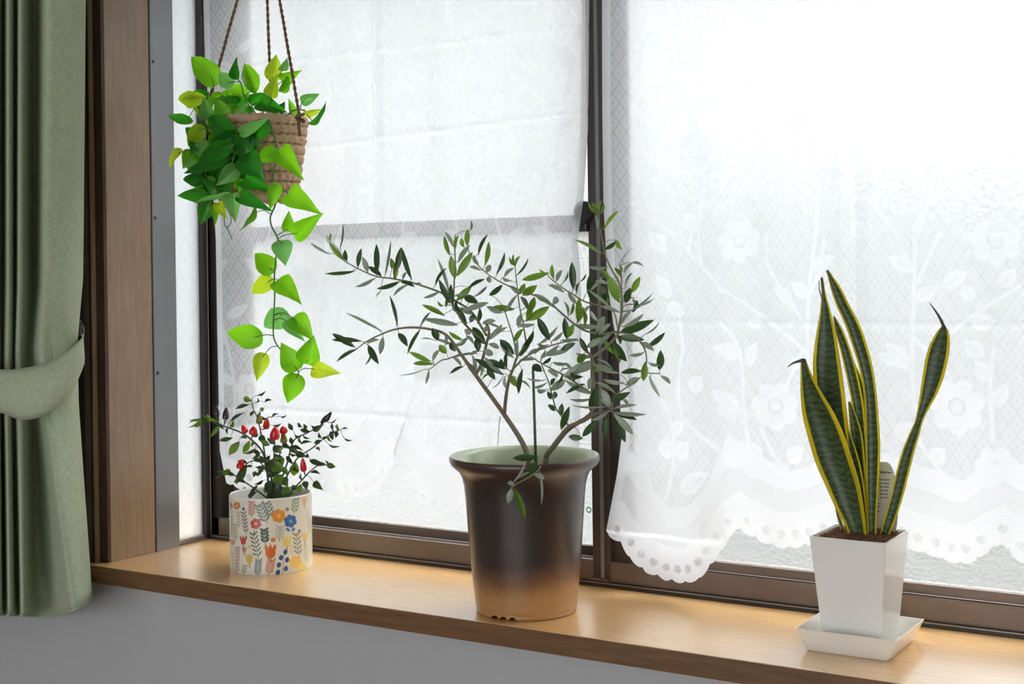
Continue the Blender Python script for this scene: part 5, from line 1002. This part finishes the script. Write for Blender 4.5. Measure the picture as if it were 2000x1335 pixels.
# bark mound and fibres
V = []; N_ = 26
for j in range(N_):
    for i in range(N_):
        x = (i/(N_-1)*2-1); y = (j/(N_-1)*2-1)
        V.append((sx+x*0.0398, sy+y*0.0398, ZP-0.0055+0.008*(1-max(abs(x), abs(y))**2)+random.uniform(-1, 1)*0.0018))
link('soil', mesh('soil', V, grid_faces(N_, N_), M['bark'], False), sp)
Vv = []; Fc = []
for k in range(520):
    a = random.uniform(-0.037, 0.037); b = random.uniform(-0.037, 0.037); z = ZP-0.004+0.008*(1-(max(abs(a), abs(b))/0.0398)**2)
    th = random.uniform(0, 6.28); L = random.uniform(0.003, 0.009); p0 = Vector((sx+a, sy+b, z)); d = Vector((math.cos(th), math.sin(th), random.uniform(-0.1, 0.4)))*L
    lim = lambda p: Vector((min(sx+0.039, max(sx-0.039, p.x)), min(sy+0.039, max(sy-0.039, p.y)), p.z))
    v, f = tube_data([lim(p0-d/2), lim(p0+Vector((0, 0, 0.001))), lim(p0+d/2)], random.uniform(0.0003, 0.0007), 0.0003, 4, len(Vv)); Vv += v; Fc += f
link('bark_fibres', mesh('bark_fibres', Vv, Fc, M['bark']), sp, kind='stuff')
c6 = lambda x, y: (1480+x*0.6142, 500+y*0.6142)
def snake_leaf(lr, ys, dry=0.0, gut=0.25, name='leaf', n_each=5):
    # lr: rows (left_x, right_x, y) from tip to base; ys: depth at tip and base
    n = len(lr)
    Lp = catmull([at(*c6(a[0], a[2] if len(a) < 4 else a[2]), ys[0]+(ys[1]-ys[0])*i/(n-1)) for i, a in enumerate(lr)], n_each)
    Rp = catmull([at(*c6(a[1], a[2] if len(a) < 4 else a[3]), ys[0]+(ys[1]-ys[0])*i/(n-1)) for i, a in enumerate(lr)], n_each)
    V = []; UV = []; dr = []; AC = 11; s = 0
    for i, (a, b) in enumerate(zip(Lp, Rp)):
        if i: s += ((a+b)/2-(Lp[i-1]+Rp[i-1])/2).length
        wv = (b-a); wl = wv.length; away = ray(*topx((a+b)/2)).normalized()
        for k in range(AC):
            f = k/(AC-1); g_ = gut*wl*(1-(2*f-1)**2)
            V.append(a+wv*f+away*g_); UV.append((2*f-1, s)); dr.append(max(0.0, 1-s/dry) if dry else 0.0)
    me = mesh(name, V, grid_faces(AC, len(Lp)), M['snake'], True, UV)
    at_ = me.attributes.new('dry', 'FLOAT', 'POINT'); at_.data.foreach_set('value', np.array(dr, dtype=np.float32))
    o = link(name, me, sp); sm = o.modifiers.new('thick', 'SOLIDIFY'); sm.thickness = 0.0013; sm.offset = 0
    return o
YB = sy-0.01
snake_leaf([(138, 150, 326), (137, 172, 380), (137, 206, 440), (143, 245, 505), (160, 276, 575), (182, 301, 650), (212, 322, 720), (248, 336, 800), (280, 343, 860), (294, 345, 912)], (YB-0.03, YB-0.008), dry=0.012)
snake_leaf([(200, 206, 68), (203, 215, 120), (198, 232, 180), (186, 248, 250), (176, 262, 335), (180, 274, 420), (192, 284, 510), (215, 296, 600), (250, 316, 700), (290, 335, 800), (312, 345, 905)], (YB+0.01, YB+0.006), dry=0.02, gut=0.18)
snake_leaf([(218, 223, 44), (232, 262, 100), (250, 290, 155), (277, 322, 215), (300, 345, 280), (322, 364, 350), (338, 376, 430), (342, 383, 510), (343, 388, 590), (344, 387, 660), (346, 383, 740), (350, 378, 820), (352, 376, 905)], (YB+0.0, YB+0.0), dry=0.008, gut=0.2)
snake_leaf([(240, 243, 190), (248, 272, 240), (266, 298, 310), (284, 320, 390), (300, 335, 470), (316, 343, 560), (328, 347, 650), (338, 350, 760), (344, 356, 900)], (YB+0.02, YB+0.010), gut=0.2)
snake_leaf([(304, 307, 338), (308, 328, 385), (318, 338, 430), (325, 342, 500), (330, 344, 600), (336, 350, 740), (342, 358, 900)], (YB+0.028, YB+0.016), gut=0.15)
snake_leaf([(288, 293, 462), (290, 315, 510), (294, 332, 570), (300, 340, 650), (314, 346, 740), (330, 352, 830), (338, 356, 905)], (YB+0.012, YB+0.006), gut=0.2)
snake_leaf([(287, 290, 556), (288, 310, 610), (294, 326, 665), (304, 338, 730), (318, 346, 800), (332, 350, 860), (340, 352, 912)], (YB-0.006, YB-0.004), gut=0.22)
snake_leaf([(586, 596, 224), (568, 607, 245), (546, 610, 285), (533, 604, 330), (524, 590, 385), (516, 568, 440), (508, 540, 490), (500, 524, 525), (480, 512, 570), (458, 496, 625), (440, 480, 690), (424, 462, 760), (404, 440, 830), (388, 418, 885)], (YB+0.01, YB+0.012), gut=0.16, dry=0.006)
snake_leaf([(246, 249, 800), (252, 262, 830), (262, 276, 865), (274, 290, 900)], (YB+0.006, YB+0.004), gut=0.1)
for pts, y in (([(146, 330), (130, 334), (112, 340), (95, 352)], YB-0.03), ([(595, 232), (580, 198), (562, 170), (546, 148)], YB+0.01), ([(206, 140), (196, 108), (195, 78)], YB+0.01)):
    tube('dry_tip', [at(*c6(*p), y) for p in pts], 0.0022 if pts[0][0] > 500 or pts[0][0] == 146 else 0.0007, 0.0004, M['dry'], sp, 6, 4)
# plant tag
pg = thing('plant_tag', (sx+0.02, sy+0.022, ZP-0.01), 'pale oval plant care tag stuck behind the snake plant leaves', 'plant tag')
TY = sy+0.026
pl = []
for k in range(28):
    a = 2*math.pi*k/28; ca_, sa_ = math.cos(a), math.sin(a)
    u = 1729+24*math.copysign(abs(ca_)**0.7, ca_)+0.10*(975-(975-72*sa_))*0; v = 975-74*math.copysign(abs(sa_)**0.8, sa_)
    pl.append(at(u-4*sa_, v, TY))
n = len(pl); V = pl+[p+Vector((0, 0.0008, 0)) for p in pl]
link('card', mesh('card', V, [tuple(range(n)), tuple(reversed(range(n, 2*n)))]+[(i, i+n, (i+1) % n+n, (i+1) % n) for i in range(n)], M['tag']), pg)
txt = [[(1716, 923), (1720, 920), (1721, 924), (1725, 920), (1727, 924), (1731, 921), (1736, 923), (1741, 922)]]
for i, v in enumerate((936, 943, 950, 957, 964, 971)): txt += [[(1717+i*0.4, v), (1724, v+0.3)], [(1727, v+.3), (1738-i, v+.6)]]
for v in (983, 989): txt += [[(1714, v), (1719, v)]]
txt += [[(1713, 997), (1718, 997.5)]]
for l in txt:
    tube('print', [at(u, v, TY-0.0003) for u, v in l], 0.0005, 0.0004, M['ink'], pg, 4, 2)
